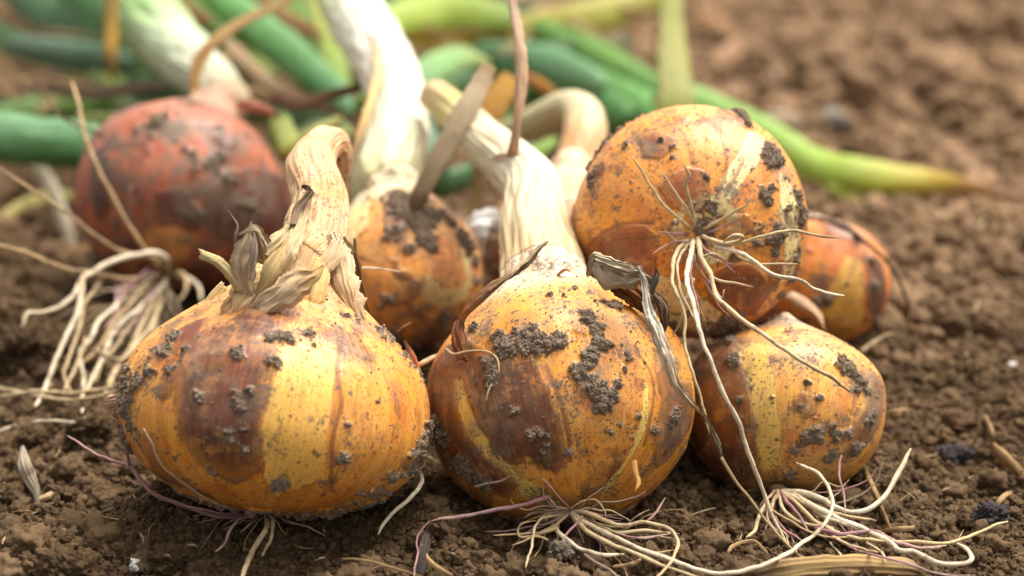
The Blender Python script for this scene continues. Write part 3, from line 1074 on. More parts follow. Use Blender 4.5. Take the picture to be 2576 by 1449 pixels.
o_red = make_onion(
    'red', 'dull red onion at the back left, its roots hanging down over the soil', mat_red,
    [(575, 262, .705, 56), (535, 205, .73, 58), (465, 145, .765, 72), (400, 80, .80, 82), (350, 10, .84, 84), (320, -80, .88, 80)],
    nseg=260, nrings=190, wrinkle=.04, neck_rings=90,
    neck_colors=[(0, (165, 115, 88)), (.14, (200, 180, 140)), (.30, (228, 230, 205)), (.48, (214, 230, 190)), (.62, (165, 205, 125)), (1, (110, 170, 78))],
    dark=[[(560, 430), (640, 420), (720, 440), (720, 520), (680, 600), (560, 600), (500, 560), (520, 480)], [(240, 380), (270, 360), (290, 420), (285, 520), (250, 560), (225, 480)],
          [(390, 480), (460, 470), (520, 560), (470, 600), (400, 560)]],
    yellow=[[(360, 580), (430, 560), (500, 590), (470, 650), (410, 670), (370, 640)]],
    dirt=[(380, 315, 30, .8), (420, 290, 26, .8), (350, 340, 20, .7), (480, 262, 30, .85), (520, 270, 26, .8), (585, 315, 22, .85), (560, 325, 14, .7), (500, 400, 50, .62), (550, 395, 40, .62), (570, 440, 40, .65), (460, 380, 30, .55),
          (265, 400, 20, .85), (270, 430, 20, .8), (285, 460, 18, .7), (290, 560, 22, .7), (470, 490, 24, .7), (480, 540, 30, .7), (620, 430, 30, .6), (640, 520, 40, .6), (350, 510, 20, .6), (600, 290, 22, .5)],
    dust=[(520, 420, 90, .7), (450, 300, 90, .5), (600, 500, 90, .5), (580, 330, 60, .5)], crumb_n=900, specks=300, autodark=.08, dirt_scale=1.25, smear=.26)

o_right = make_onion(
    'right', 'yellow striped onion at the lower right under the top one, muddy on its right', mat_right, None,
    nseg=320, nrings=220,
    dark=[[(1730, 850), (1800, 830), (1855, 850), (1880, 930), (1896, 1020), (1905, 1120), (1915, 1200), (1830, 1230), (1760, 1150), (1730, 1000)],
          [(2190, 930), (2225, 960), (2215, 1060), (2160, 1130), (2110, 1150), (2150, 1060)]],
    yellow=[[(1858, 862), (1925, 865), (1950, 960), (1965, 1080), (1960, 1180), (1920, 1190), (1902, 1090), (1888, 990)]],
    seams=[[(2145, 960), (2148, 1010), (2140, 1040)]],
    dirt=[(2120, 920, 26, .95), (2140, 935, 24, 1.), (2165, 960, 26, 1.), (2185, 990, 24, .9), (2155, 985, 22, .9), (2130, 1080, 24, .85), (2095, 1090, 24, .85), (2060, 1100, 30, .85), (2030, 1108, 24, .85), (2000, 1130, 18, .7),
          (1985, 1195, 22, .9), (1850, 900, 30, .7), (1840, 860, 30, .75), (1880, 830, 34, .6), (1940, 800, 40, .6), (2020, 830, 18, .6), (2080, 870, 16, .7), (2040, 890, 12, .7), (2030, 960, 10, .7), (2060, 1000, 14, .6),
          (2050, 1050, 12, .7), (2010, 1020, 10, .6), (2190, 1060, 30, .8), (2150, 1130, 30, .7), (2090, 1150, 26, .7), (1940, 1000, 8, .6), (1860, 1010, 14, .7), (1870, 1130, 20, .6), (1805, 1080, 22, .5), (2060, 930, 12, .6), (2100, 970, 12, .6)],
    dust=[(1960, 800, 90, .5), (2090, 860, 80, .35), (2200, 1000, 70, .7), (1830, 900, 70, .5), (2100, 1100, 70, .4)],
    crumb_n=1700, specks=900, dirtband=band_low)

o_edge = make_onion(
    'edge', 'small copper orange onion at the far right behind the top one', mat_edge, None, nseg=200, nrings=140,
    dark=[[(2170, 650), (2205, 640), (2230, 720), (2220, 800), (2190, 830), (2175, 760)], [(2040, 545), (2120, 560), (2180, 610), (2150, 620), (2080, 585)]],
    yellow=[[(2130, 640), (2165, 660), (2172, 740), (2160, 830), (2120, 820), (2060, 790), (2080, 720)]],
    dirt=[(2080, 755, 20, .9), (2060, 760, 16, .8), (2200, 800, 24, .85), (2130, 712, 10, .7), (2120, 575, 22, .8), (2090, 560, 24, .75), (2150, 600, 20, .7), (2115, 800, 9, .7), (2190, 660, 12, .8), (2200, 720, 20, .6), (2050, 540, 20, .7)],
    dust=[(2200, 740, 50, .5), (2140, 590, 60, .4)], crumb_n=260, specks=150, dirtband=band_low)

o_behind = make_onion(
    'behind', 'rust orange onion with a muddy crown and a thick white upright neck behind', mat_behind,
    [(960, 470, .588, 84), (985, 390, .60, 82), (1002, 300, .62, 76), (990, 210, .645, 74), (945, 120, .675, 76), (895, 40, .705, 78), (860, -60, .73, 78)],
    nseg=300, nrings=210, neck_rings=110, wrinkle=.015,
    neck_colors=[(0, (214, 205, 150)), (.1, (238, 234, 196)), (.3, (246, 242, 222)), (.55, (248, 246, 230)), (.75, (244, 245, 222)), (.88, (215, 232, 170)), (1, (180, 215, 120))],
    dark=[[(960, 500), (1010, 505), (1040, 560), (1010, 600), (970, 580)], [(880, 800), (960, 830), (1040, 860), (1100, 820), (1140, 830), (1080, 890), (950, 880)]],
    yellow=[[(1070, 690), (1092, 700), (1110, 730), (1150, 725), (1185, 700), (1178, 745), (1130, 775), (1080, 765), (1058, 740)], [(875, 500), (930, 495), (930, 560), (885, 620), (872, 560)], [(1165, 590), (1180, 640), (1185, 700), (1172, 700), (1160, 640)]],
    seams=[[(905, 650), (1000, 690), (1040, 705)], [(1010, 600), (990, 680)]],
    dirt=[(1000, 505, 32, .95), (1045, 515, 34, 1.), (1085, 535, 30, .95), (1020, 545, 28, .95), (1060, 560, 30, 1.), (1000, 575, 26, .95), (975, 570, 18, .8), (1060, 600, 26, .95), (1040, 625, 18, .9), (1085, 620, 18, .9), (1100, 590, 18, .85),
          (1130, 560, 24, .8), (1160, 590, 22, .9), (1180, 620, 20, .9), (1195, 660, 18, .9), (1200, 700, 16, .8), (975, 755, 16, .8), (960, 770, 12, .7), (1060, 820, 34, .7), (1110, 800, 24, .7), (1000, 840, 40, .6), (1150, 800, 20, .7), (940, 520, 10, .6), (960, 505, 22, .7), (930, 500, 14, .6)],
    dust=[(1030, 560, 70, .6), (1050, 830, 90, .5), (1120, 540, 50, .5)], crumb_n=2000, specks=500, dirt_scale=1.2)

o_hidden = make_onion(
    'hidden', 'peach coloured onion mostly hidden behind the middle one, its neck bent leftwards', mat_hidden,
    [(1445, 430, .632, 54), (1470, 350, .640, 56), (1468, 290, .650, 50), (1425, 268, .660, 40), (1370, 292, .668, 40), (1310, 325, .675, 38), (1250, 345, .69, 34)],
    nseg=180, nrings=120, neck_rings=100, wrinkle=.02,
    neck_colors=[(0, (232, 165, 110)), (.2, (236, 185, 130)), (.4, (240, 222, 180)), (.6, (228, 218, 178)), (.8, (205, 205, 150)), (1, (190, 185, 140))],
    dark=[[(1200, 600), (1270, 590), (1270, 700), (1200, 700)]], dirt=[(1235, 640, 30, .7), (1250, 680, 26, .7), (1240, 600, 20, .7), (1470, 450, 12, .5)], crumb_n=150, specks=80)


# ------------------------------------------------------------------ tubes: roots, leaves, stalks
def resolve(pts):
    """(x, y, depth, width px) with depth a number, or ('g', lift) for lying on the ground, or ('z', height)"""
    out = []
    for q in pts:
        x, y, d, w = q
        if isinstance(d, tuple):
            if d[0] == 'g':
                p = G(x, y, d[1])
            else:
                p = P(x, y, DZ(y, d[1]))
            dd = proj(p)[2]
        else:
            p = P(x, y, d)
            dd = d
        out.append([*p, w / 2 / FPX * dd])
    return np.array(out)


def strand(name, pts, colors, mat, parent=None, nseg=10, per=None, flat=1.0, wob=0.0, roll=0.0, lumpy=.10, taper=True, seed=None, rings=None, ribs=0.0):
    Q = resolve(pts)
    seed = seed if seed is not None else rng.rand() * 50
    Lr = np.linalg.norm(np.diff(Q[:, :3], axis=0), axis=1).sum()
    n = rings or int(np.clip(Lr / .0009, 12, 90))
    q = catmull(Q, n)
    C, r = q[:, :3], np.clip(q[:, 3], 1e-5, None)
    t = np.linspace(0, 1, n)
    if wob:
        off = np.stack([noise(np.stack([t * Lr * 90, t * 0 + k * 3.3, t * 0 + seed], axis=1)) for k in range(3)], axis=1)
        off += .45 * np.stack([noise(np.stack([t * Lr * 330, t * 0 + k * 3.3, t * 0 + seed], axis=1)) for k in range(3)], axis=1)
        C = C + off * wob * np.clip(t * 8, 0, 1)[:, None]
    r = r * (1 + lumpy * noise(np.stack([t * Lr * 260, t * 0, t * 0 + seed], axis=1)))
    if taper:
        r = r * np.clip((1 - t) * n / 2.0, .45, 1) ** .6
    a = np.linspace(0, 2 * math.pi, nseg, endpoint=False)
    md = 1 + lumpy * .9 * noise(np.stack(np.broadcast_arrays(np.cos(a)[None] * 1.6, np.sin(a)[None] * 1.6, (t * Lr * 120)[:, None] + seed), axis=-1))
    if ribs:
        md = md + ribs * noise(np.stack(np.broadcast_arrays(np.cos(a)[None] * 3.2, np.sin(a)[None] * 3.2, (t * Lr * 14)[:, None] + seed), axis=-1))
    V, T, N, B, _ = tube_arrays(C, r, nseg, md, np.full(n, flat), roll)
    VV, F = close_tube(V)
    tt = np.array([c[0] for c in colors], dtype=float)
    cc = np.array([lin(c[1]) for c in colors])
    col = np.stack([np.interp(t, tt, cc[:, i]) for i in range(3)] + [np.ones(n)], axis=1)
    col = np.repeat(col, nseg, axis=0)
    col = np.vstack([col, col[:1], col[-1:]])
    fib = np.stack(np.broadcast_arrays(np.cos(a)[None] + seed, np.sin(a)[None], (t * Lr / .02)[:, None]), axis=-1).reshape(-1, 3)
    fib = np.vstack([fib, fib[:1], fib[-1:]])
    return build(name, VV, F, mat, parent, dict(col=col, fib=fib))


CREAM = [(0, (180, 152, 112)), (.4, (208, 184, 142)), (1, (194, 166, 122))]
WHITE = [(0, (190, 166, 128)), (.3, (226, 210, 180)), (1, (214, 194, 160))]
TAN = [(0, (170, 140, 100)), (1, (196, 165, 120))]
MAUVE = [(0, (130, 92, 86)), (.5, (165, 115, 118)), (1, (176, 140, 125))]
PINK = [(0, (150, 100, 105)), (.6, (190, 150, 150)), (1, (200, 170, 140))]
GREY = [(0, (130, 112, 92)), (1, (165, 145, 118))]


def roots(owner, base, lst):
    """lst: (colours, width px, [(x, y, depth), ...]) ; base is put first when the first point is None"""
    for (colr, w, pts) in lst:
        q = []
        for p in pts:
            if p is None:
                q.append((base[0] + rng.uniform(-7, 7), base[1] + rng.uniform(-4, 4), base[2], w))
            else:
                q.append((p[0], p[1], p[2], w if len(p) < 4 else p[3]))
        q[-1] = (q[-1][0], q[-1][1], q[-1][2], q[-1][3] * .8)
        for i_, (x_, y_, d_, w_) in enumerate(q):            # keep every root on top of the loose crumbs
            if not isinstance(d_, tuple) and y_ > 700:
                q[i_] = (x_, y_, min(d_, float(proj(G(x_, y_, .0034 if y_ < 1390 else .0062))[2])), w_)
        strand('root', [(a_[0], a_[1], a_[2], a_[3] * (.92 - .34 * k_ / len(q))) for k_, a_ in enumerate(q)], colr, mat_root, owner, nseg=10, wob=.0005, lumpy=.2)


g = ('g', .0012)
gl = ('g', .003)
gh = ('g', .006)
# top onion: a star of roots pointing at the lens
B3 = (1752, 590, .4915)
roots(o_top, B3, [
    (CREAM, 11, [None, (1722, 562, .484), (1680, 528, .480), (1640, 470, .479), (1588, 393, .478)]),
    (CREAM, 10, [None, (1730, 530, .483), (1692, 475, .480), (1664, 430, .480)]),
    (CREAM, 11, [None, (1742, 520, .483), (1722, 465, .479), (1733, 440, .478), (1722, 413, .477)]),
    (CREAM, 9, [None, (1800, 560, .482), (1883, 516, .476)]),
    (PINK, 6, [None, (1800, 578, .484), (1862, 545, .480)]),
    (CREAM, 13, [None, (1790, 602, .480), (1835, 612, .474), (1872, 600, .470), (1850, 594, .468), (1822, 608, .470)]),
    (CREAM, 11, [None, (1800, 615, .480), (1860, 612, .474), (1930, 590, .470), (2000, 580, .472), (2060, 592, .474), (2111, 600, .474)]),
    (WHITE, 13, [None, (1800, 618, .480), (1870, 640, .470), (1945, 690, .466), (2010, 706, .466), (2060, 732, .468), (2124, 742, .47)]),
    (CREAM, 8, [(1850, 640, .475), (1905, 662, .471), (2005, 666, .470)]),
    (CREAM, 15, [None, (1762, 640, .476), (1785, 690, .468), (1800, 745, .464), (1845, 785, .460), (1890, 822, .457), (1960, 870, .452), (2040, 920, .450), (2100, 955, .458), (2142, 986, .470)]),
    (WHITE, 15, [None, (1738, 640, .476), (1728, 700, .466), (1745, 770, .456), (1770, 860, .448), (1815, 980, .446), (1858, 1065, .448), (1885, 1150, .450), (1915, 1220, .452), (1945, 1300, .453), (1980, 1376, .452)]),
    (CREAM, 11, [None, (1712, 620, .480), (1696, 650, .474), (1692, 710, .468), (1718, 780, .462), (1722, 860, .458), (1742, 940, .453), (1762, 1010, .452), (1784, 1090, .452)]),
    (MAUVE, 6, [None, (1742, 680, .472), (1752, 760, .464), (1760, 830, .460), (1776, 880, .458)]),
    (CREAM, 9, [None, (1712, 640, .478), (1706, 700, .470), (1730, 770, .462), (1768, 838, .458)]),
    (CREAM, 8, [(1745, 700, .470), (1722, 760, .468), (1712, 810, .468), (1690, 850, .470)]),
    (MAUVE, 8, [None, (1715, 590, .485), (1650, 585, .483)]),
    (PINK, 5, [(1730, 608, .482), (1700, 606, .482), (1668, 620, .481), (1643, 640, .480)]),
    (CREAM, 10, [(1775, 680, .472), (1815, 705, .470), (1894, 720, .468)]),
    (MAUVE, 7, [None, (1790, 640, .478), (1815, 650, .476), (1850, 686, .474)]),
    (MAUVE, 7, [None, (1772, 622, .480), (1800, 640, .476), (1838, 668, .474)]),
    (PINK, 7, [(1775, 700, .471), (1800, 730, .468), (1815, 755, .466), (1822, 728, .466)]),
    (CREAM, 8, [(1765, 650, .474), (1790, 640, .472), (1810, 642, .472)]),
    (CREAM, 9, [None, (1745, 650, .479), (1752, 675, .478)]),
    (TAN, 7, [None, (1705, 605, .484), (1672, 578, .483)]),
    (GREY, 7, [None, (1790, 560, .486), (1830, 545, .485)]),
    (MAUVE, 5, [None, (1740, 620, .482), (1712, 632, .481), (1680, 632, .481)]),
])
# middle onion
B2 = (1436, 1286, .4585)
roots(o_middle, B2, [
    (MAUVE, 11, [None, (1400, 1278, .456), (1380, 1250, .455)]),
    (PINK, 12, [(1380, 1250, .455), (1300, 1274, .455), (1200, 1292, .456), (1130, 1302, .457), (1080, 1312, .458)]),
    (MAUVE, 6, [(1080, 1312, .458), (1054, 1345, .453), (1048, 1400, .448), (1044, 1460, .444)]),
    (CREAM, 11, [None, (1475, 1316, .455), (1542, 1336, .453), (1625, 1336, .453), (1712, 1346, .456)]),
    (CREAM, 13, [None, (1478, 1289, .456), (1558, 1320, .453), (1618, 1313, .455), (1685, 1334, .454), (1706, 1366, .450), (1692, 1406, .446), (1650, 1460, .440)]),
    (WHITE, 15, [None, (1480, 1318, .455), (1552, 1350, .451), (1612, 1383, .448), (1717, 1418, .445), (1784, 1438, .444), (1867, 1436, .444), (1950, 1409, .446), (2017, 1366, .450), (2068, 1326, .455), (2092, 1276, .459), (2084, 1219, .463), (2052, 1186, .466), (2003, 1166, .470)]),
    (CREAM, 14, [None, (1478, 1336, .453), (1558, 1377, .448), (1625, 1403, .445), (1717, 1440, .441), (1790, 1465, .438)]),
    (WHITE, 15, [(1389, 1319, .457), (1419, 1349, .452), (1459, 1379, .448), (1509, 1396, .446), (1572, 1394, .446)]),
    (CREAM, 9, [None, (1385, 1300, .456), (1359, 1306, .455), (1340, 1340, .451), (1339, 1376, .448), (1325, 1427, .443)]),
    (MAUVE, 6, [None, (1410, 1256, .453), (1392, 1236, .451), (1365, 1203, .449)]),
    (MAUVE, 7, [(1465, 1299, .453), (1436, 1328, .450), (1420, 1350, .448), (1408, 1372, .446)]),
    (GREY, 10, [None, (1395, 1288, .457), (1342, 1290, .457), (1315, 1302, .456)]),
    (PINK, 7, [(1625, 1313, .456), (1652, 1286, .458), (1673, 1252, .460)]),
    (MAUVE, 6, [None, (1380, 1318, .456), (1300, 1330, .456), (1220, 1336, .457)]),
    (TAN, 8, [None, (1390, 1330, .455), (1320, 1345, .454), (1240, 1347, .454)]),
    (TAN, 9, [(1400, 1330, .454), (1330, 1350, .453), (1305, 1345, .453), (1312, 1318, .454), (1350, 1310, .455)]),
    (TAN, 7, [None, (1500, 1345, .453), (1580, 1372, .450), (1650, 1390, .449), (1700, 1384, .450)]),
    (GREY, 8, [(1470, 1395, .446), (1540, 1440, .441), (1590, 1480, .437)]),
    (PINK, 6, [(1560, 1345, .452), (1620, 1352, .451), (1690, 1342, .453)]),
    (TAN, 8, [(1380, 1360, .450), (1350, 1350, .451), (1290, 1370, .450)]),
    (CREAM, 7, [(1500, 1320, .455), (1580, 1350, .452), (1660, 1350, .453), (1722, 1358, .453)]),
    (MAUVE, 5, [None, (1500, 1296, .458), (1568, 1306, .458)]),
])
# front onion
B1 = (672, 1292, .462)
roots(o_front, B1, [
    (CREAM, 17, [None, (672, 1320, .452), (658, 1348, .447), (636, 1389, .443), (612, 1450, .437), (600, 1480, .434)]),
    (CREAM, 11, [None, (686, 1310, .453), (684, 1335, .450), (680, 1366, .447), (661, 1397, .444)]),
    (PINK, 9, [(640, 1300, .456), (604, 1305, .454), (580, 1329, .450), (567, 1366, .447), (543, 1387, .446)]),
    (MAUVE, 14, [None, (567, 1303, .458), (500, 1288, .459), (433, 1264, .462), (383, 1238, .464), (347, 1199, .469), (327, 1172, .472), (283, 1156, .475, 11), (233, 1136, .479, 10), (170, 1097, .486, 9)]),
    (MAUVE, 7, [None, (560, 1290, .456), (480, 1275, .457), (420, 1252, .461)]),
    (MAUVE, 8, [(327, 1172, .470), (316, 1132, .470), (306, 1092, .470), (294, 1055, .472)]),
    (TAN, 9, [(360, 1078, .434), (383, 1116, .434), (410, 1172, .436), (467, 1222, .439), (533, 1262, .443), (600, 1278, .450), (650, 1290, .458)]),
    (MAUVE, 5, [None, (733, 1312, .454), (780, 1326, .453), (818, 1346, .451)]),
    (WHITE, 13, [(1050, 1180, .470), (1060, 1215, .465), (1035, 1252, .461), (992, 1282, .459), (969, 1309, .457), (952, 1343, .454)]),
    (TAN, 6, [None, (640, 1290, .455), (560, 1272, .450), (500, 1252, .447)]),
    (MAUVE, 8, [None, (640, 1312, .455), (604, 1338, .452)]),
    (TAN, 4, [(395, 1240, .462), (370, 1245, .460), (350, 1260, .458)]),
])
# red onion: beard of roots hanging to the left and down
B4 = (418, 694, .632)
roots(o_red, B4, [
    (TAN, 15, [None, (390, 665, .615), (363, 630, .605), (317, 556, .60), (277, 483, .597), (233, 400, .597), (207, 317, .60), (194, 245, .605), (178, 204, .61)]),
    (TAN, 12, [None, (400, 655, .612), (317, 636, .600), (267, 610, .592), (217, 573, .586), (150, 523, .58), (90, 483, .575), (0, 425, .57), (-60, 385, .57)]),
    (TAN, 14, [None, (333, 703, .602), (233, 690, .590), (150, 670, .582), (83, 643, .577), (0, 617, .572), (-60, 600, .57)]),
    (WHITE, 17, [None, (416, 650, .612), (383, 637, .604), (333, 643, .598), (283, 660, .592), (233, 685, .586), (205, 700, .582), (183, 743, .576), (143, 776, .571), (100, 786, .568), (67, 788, .566), (53, 822, .564)]),
    (WHITE, 14, [None, (380, 695, .612), (333, 715, .603), (293, 766, .592), (250, 803, .584), (227, 850, .576), (200, 883, .572), (207, 933, .565), (210, 970, .560), (207, 1040, .555)]),
    (WHITE, 16, [(207, 700, .581), (200, 766, .574), (173, 833, .567), (143, 900, .560), (117, 966, .553), (88, 1024, .548)]),
    (WHITE, 16, [None, (400, 730, .615), (350, 776, .600), (293, 826, .588), (260, 900, .573), (233, 950, .564), (222, 980, .560)]),
    (CREAM, 12, [(253, 706, .594), (215, 760, .582), (205, 800, .577), (180, 880, .566), (160, 940, .559), (180, 985, .554)]),
    (CREAM, 14, [None, (410, 750, .618), (383, 816, .600), (350, 860, .590), (317, 900, .580), (290, 930, .573), (267, 972, .566)]),
    (CREAM, 14, [None, (385, 756, .612), (350, 830, .596), (325, 880, .585), (283, 950, .570), (262, 1000, .562)]),
    (CREAM, 12, [None, (395, 770, .618), (385, 840, .604), (365, 900, .595), (350, 950, .59)]),
    (CREAM, 12, [None, (372, 760, .608), (340, 800, .598), (300, 860, .587), (262, 905, .577), (240, 960, .566)]),
    (TAN, 11, [None, (360, 730, .606), (320, 770, .594), (270, 840, .582), (235, 890, .574), (190, 920, .568)]),
    (MAUVE, 11, [None, (375, 680, .610), (340, 705, .602), (310, 740, .595), (290, 790, .589), (262, 830, .582)]),
    (MAUVE, 7, [None, (380, 740, .606), (350, 790, .594), (320, 825, .586), (270, 850, .580)]),
    (PINK, 8, [(295, 700, .598), (292, 750, .594), (300, 790, .590)]),
    (TAN, 14, [None, (458, 688, .616), (467, 722, .610), (450, 757, .606)]),
    (WHITE, 15, [None, (465, 698, .622), (498, 722, .616), (505, 760, .612)]),
    (CREAM, 10, [(235, 880, .570), (300, 905, .575), (355, 870, .583)]),
    (CREAM, 11, [(-40, 965, ('g', .004)), (0, 974, ('g', .004)), (83, 993, ('g', .004)), (167, 1003, ('g', .005)), (233, 1003, ('g', .006)), (290, 985, ('g', .012))]),
    (CREAM, 11, [(-40, 1003, g), (0, 999, ('g', .003)), (100, 986, ('g', .005)), (200, 986, ('g', .007)), (290, 968, ('g', .012)), (330, 930, ('g', .02))]),
    (WHITE, 12, [(-40, 1095, g), (0, 1083, g), (67, 1063, gl), (117, 1059, gl), (190, 1063, gl), (215, 1050, gl)]),
    (CREAM, 8, [(130, 965, .556), (105, 985, .552), (87, 1026, .547)]),
    (CREAM, 10, [(215, 850, .576), (200, 900, .568), (175, 950, .561), (165, 985, ('g', .004))]),
    (GREY, 10, [None, (420, 760, .622), (415, 840, .612), (400, 900, .605)]),
    ([(0, (90, 45, 40)), (1, (110, 60, 50))], 9, [(262, 345, .63), (220, 325, .63), (183, 312, .632), (150, 290, .635), (130, 262, .64), (107, 213, .645)]),
    (GREY, 7, [(330, 520, .607), (328, 470, .603), (326, 560, .607)]),
])
# right onion
B5 = (1958, 1238, .480)
roots(o_right, B5, [
    (WHITE, 17, [None, (2007, 1240, .478), (2067, 1256, .476), (2100, 1276, .474), (2150, 1289, .473), (2200, 1273, .474), (2237, 1233, .477), (2264, 1179, .480), (2291, 1129, .483)]),
    (WHITE, 19, [None, (2000, 1245, .478), (2050, 1276, .473), (2100, 1299, .470), (2167, 1326, .466), (2234, 1362, .461), (2260, 1384, .459), (2300, 1388, .459), (2334, 1406, .457), (2374, 1420, .455), (2417, 1416, .456), (2440, 1403, .457), (2432, 1379, .459), (2408, 1366, .460)]),
    (MAUVE, 11, [None, (1975, 1260, .474), (2000, 1286, .470), (2034, 1338, .464)]),
    ([(0, (200, 175, 130)), (1, (205, 188, 135))], 13, [(2017, 1283, .471), (2067, 1319, .466), (2150, 1349, .462), (2250, 1363, .461), (2367, 1366, .461), (2450, 1343, .463), (2531, 1311, .467)]),
    (PINK, 13, [(2050, 1330, .464), (2124, 1343, .463), (2200, 1339, .463), (2267, 1366, .460), (2334, 1379, .459), (2382, 1374, .459)]),
    (CREAM, 12, [None, (2050, 1278, .473), (2134, 1303, .471), (2206, 1313, .470)]),
    (PINK, 6, [(2117, 1146, .478), (2112, 1199, .475), (2122, 1249, .473), (2124, 1303, .470)]),
    (CREAM, 12, [(1930, 1260, .474), (1910, 1303, .468), (1899, 1334, .465), (1878, 1354, .463)]),
    (CREAM, 12, [None, (1975, 1290, .471), (2020, 1318, .467), (2100, 1329, .465)]),
    (MAUVE, 10, [(1950, 1300, .468), (1975, 1330, .465), (2017, 1359, .462)]),
    (CREAM, 12, [None, (2000, 1262, .475), (2040, 1302, .470), (2080, 1340, .465), (2130, 1372, .461), (2210, 1392, .459)]),
    (TAN, 10, [None, (1940, 1275, .471), (1950, 1310, .467), (1985, 1350, .463)]),
    (PINK, 7, [(2130, 1372, .461), (2200, 1400, .457), (2290, 1418, .455), (2360, 1440, .452), (2450, 1448, .451)]),
    (WHITE, 13, [None, (2010, 1255, .476), (2090, 1305, .470), (2190, 1340, .465), (2225, 1352, .463)]),
    (CREAM, 9, [(2180, 1366, .461), (2215, 1385, .459), (2228, 1415, .456)]),
    (TAN, 8, [(1928, 1270, .472), (1990, 1310, .467), (2070, 1350, .462), (2160, 1350, .463)]),
    (GREY, 7, [None, (1930, 1290, .470), (1945, 1325, .466), (1965, 1348, .463)]),
])
roots(o_edge, (2180, 880, .60), [
    (CREAM, 16, [(2165, 885, .575), (2200, 862, .575), (2248, 835, .575)]),
    ([(0, (60, 50, 42)), (1, (50, 42, 36))], 11, [(2020, 548, .585), (2080, 552, .582), (2140, 582, .58), (2200, 628, .582), (2250, 680, .585), (2280, 750, .59), (2284, 800, .6)]),
])
def rootlets(owner, base, n, ang, spread, lmin, lmax, cols, wmin=3, wmax=6, ground=True, push=-.006, sag=.5):
    for k in range(n):
        a0 = math.radians(ang + rng.uniform(-spread, spread))
        Lk = rng.uniform(lmin, lmax)
        x, y, d = base[0] + rng.uniform(-10, 10), base[1] + rng.uniform(-6, 6), base[2]
        w = rng.uniform(wmin, wmax)
        pts = [(x, y, d, w)]
        st = 5
        for i in range(st):
            a0 += rng.normal() * .35
            x += math.cos(a0) * Lk / st
            y += -math.sin(a0) * Lk / st + sag * Lk / st * (i / st)
            d += push / st * (1 if i < 2 else .2)
            dd = d
            if ground:
                gq = G(x, y, .0012)
                dd = min(d, float(proj(gq)[2]))
            pts.append((x, y, dd, w * (1 - .13 * i)))
        strand('root', pts, cols[k % len(cols)], mat_root, owner, nseg=7, wob=.0005, lumpy=.2)


RC = [CREAM, TAN, MAUVE, CREAM, PINK, GREY, TAN]
rootlets(o_top, B3, 10, -90, 180, 40, 110, RC, 3, 6, False, -.010, .6)
rootlets(o_top, B3, 8, -90, 35, 90, 230, RC, 3, 6, False, -.014, .3)
rootlets(o_middle, B2, 14, -15, 50, 90, 300, RC, 3, 6)
rootlets(o_middle, B2, 9, -165, 40, 60, 190, RC, 3, 6)
rootlets(o_right, B5, 16, -28, 32, 110, 380, RC, 4, 8)
rootlets(o_right, B5, 5, -120, 40, 50, 130, RC, 4, 7)
rootlets(o_front, B1, 7, -170, 25, 70, 200, [MAUVE, TAN, GREY], 3, 5)
rootlets(o_front, B1, 5, -15, 30, 50, 160, [MAUVE, TAN], 3, 5)
rootlets(o_red, B4, 30, -122, 26, 130, 340, [CREAM, TAN, WHITE, GREY], 4, 10, True, -.05, .1)
strand('root', [(865, 670, .50, 6), (910, 674, .498, 6), (950, 676, .498, 6), (1007, 683, .50, 5)], WHITE, mat_root, o_behind, wob=.0002)
strand('root', [(1000, 835, .505, 5), (1015, 822, .503, 4), (1034, 812, .502, 3)], TAN, mat_root, o_behind)
strand('root', [(1044, 925, .49, 13), (1070, 910, .49, 13), (1100, 893, .492, 12)], CREAM, mat_root, o_behind)
# fine curled threads on the middle onion
strand('thread', [(1122, 878, .459, 8), (1140, 892, .4555, 8), (1180, 884, .4545, 7), (1228, 886, .451, 6), (1252, 905, .449, 5), (1255, 940, .4475, 4)], TAN, mat_root, o_middle, wob=.0002)
strand('thread', [(1238, 965, .447, 4), (1228, 985, .4465, 5), (1222, 1010, .4460, 4)], TAN, mat_root, o_middle)
strand('thread', [(1405, 1025, .4485, 2), (1440, 1032, .4475, 2), (1470, 1055, .4470, 2), (1500, 1062, .4465, 2)], GREY, mat_root, o_middle)
strand('thread', [(1195, 1225, .458, 9), (1215, 1215, .457, 7), (1260, 1208, .455, 6), (1285, 1194, .454, 5)], GREY, mat_root, o_middle, wob=.0003)


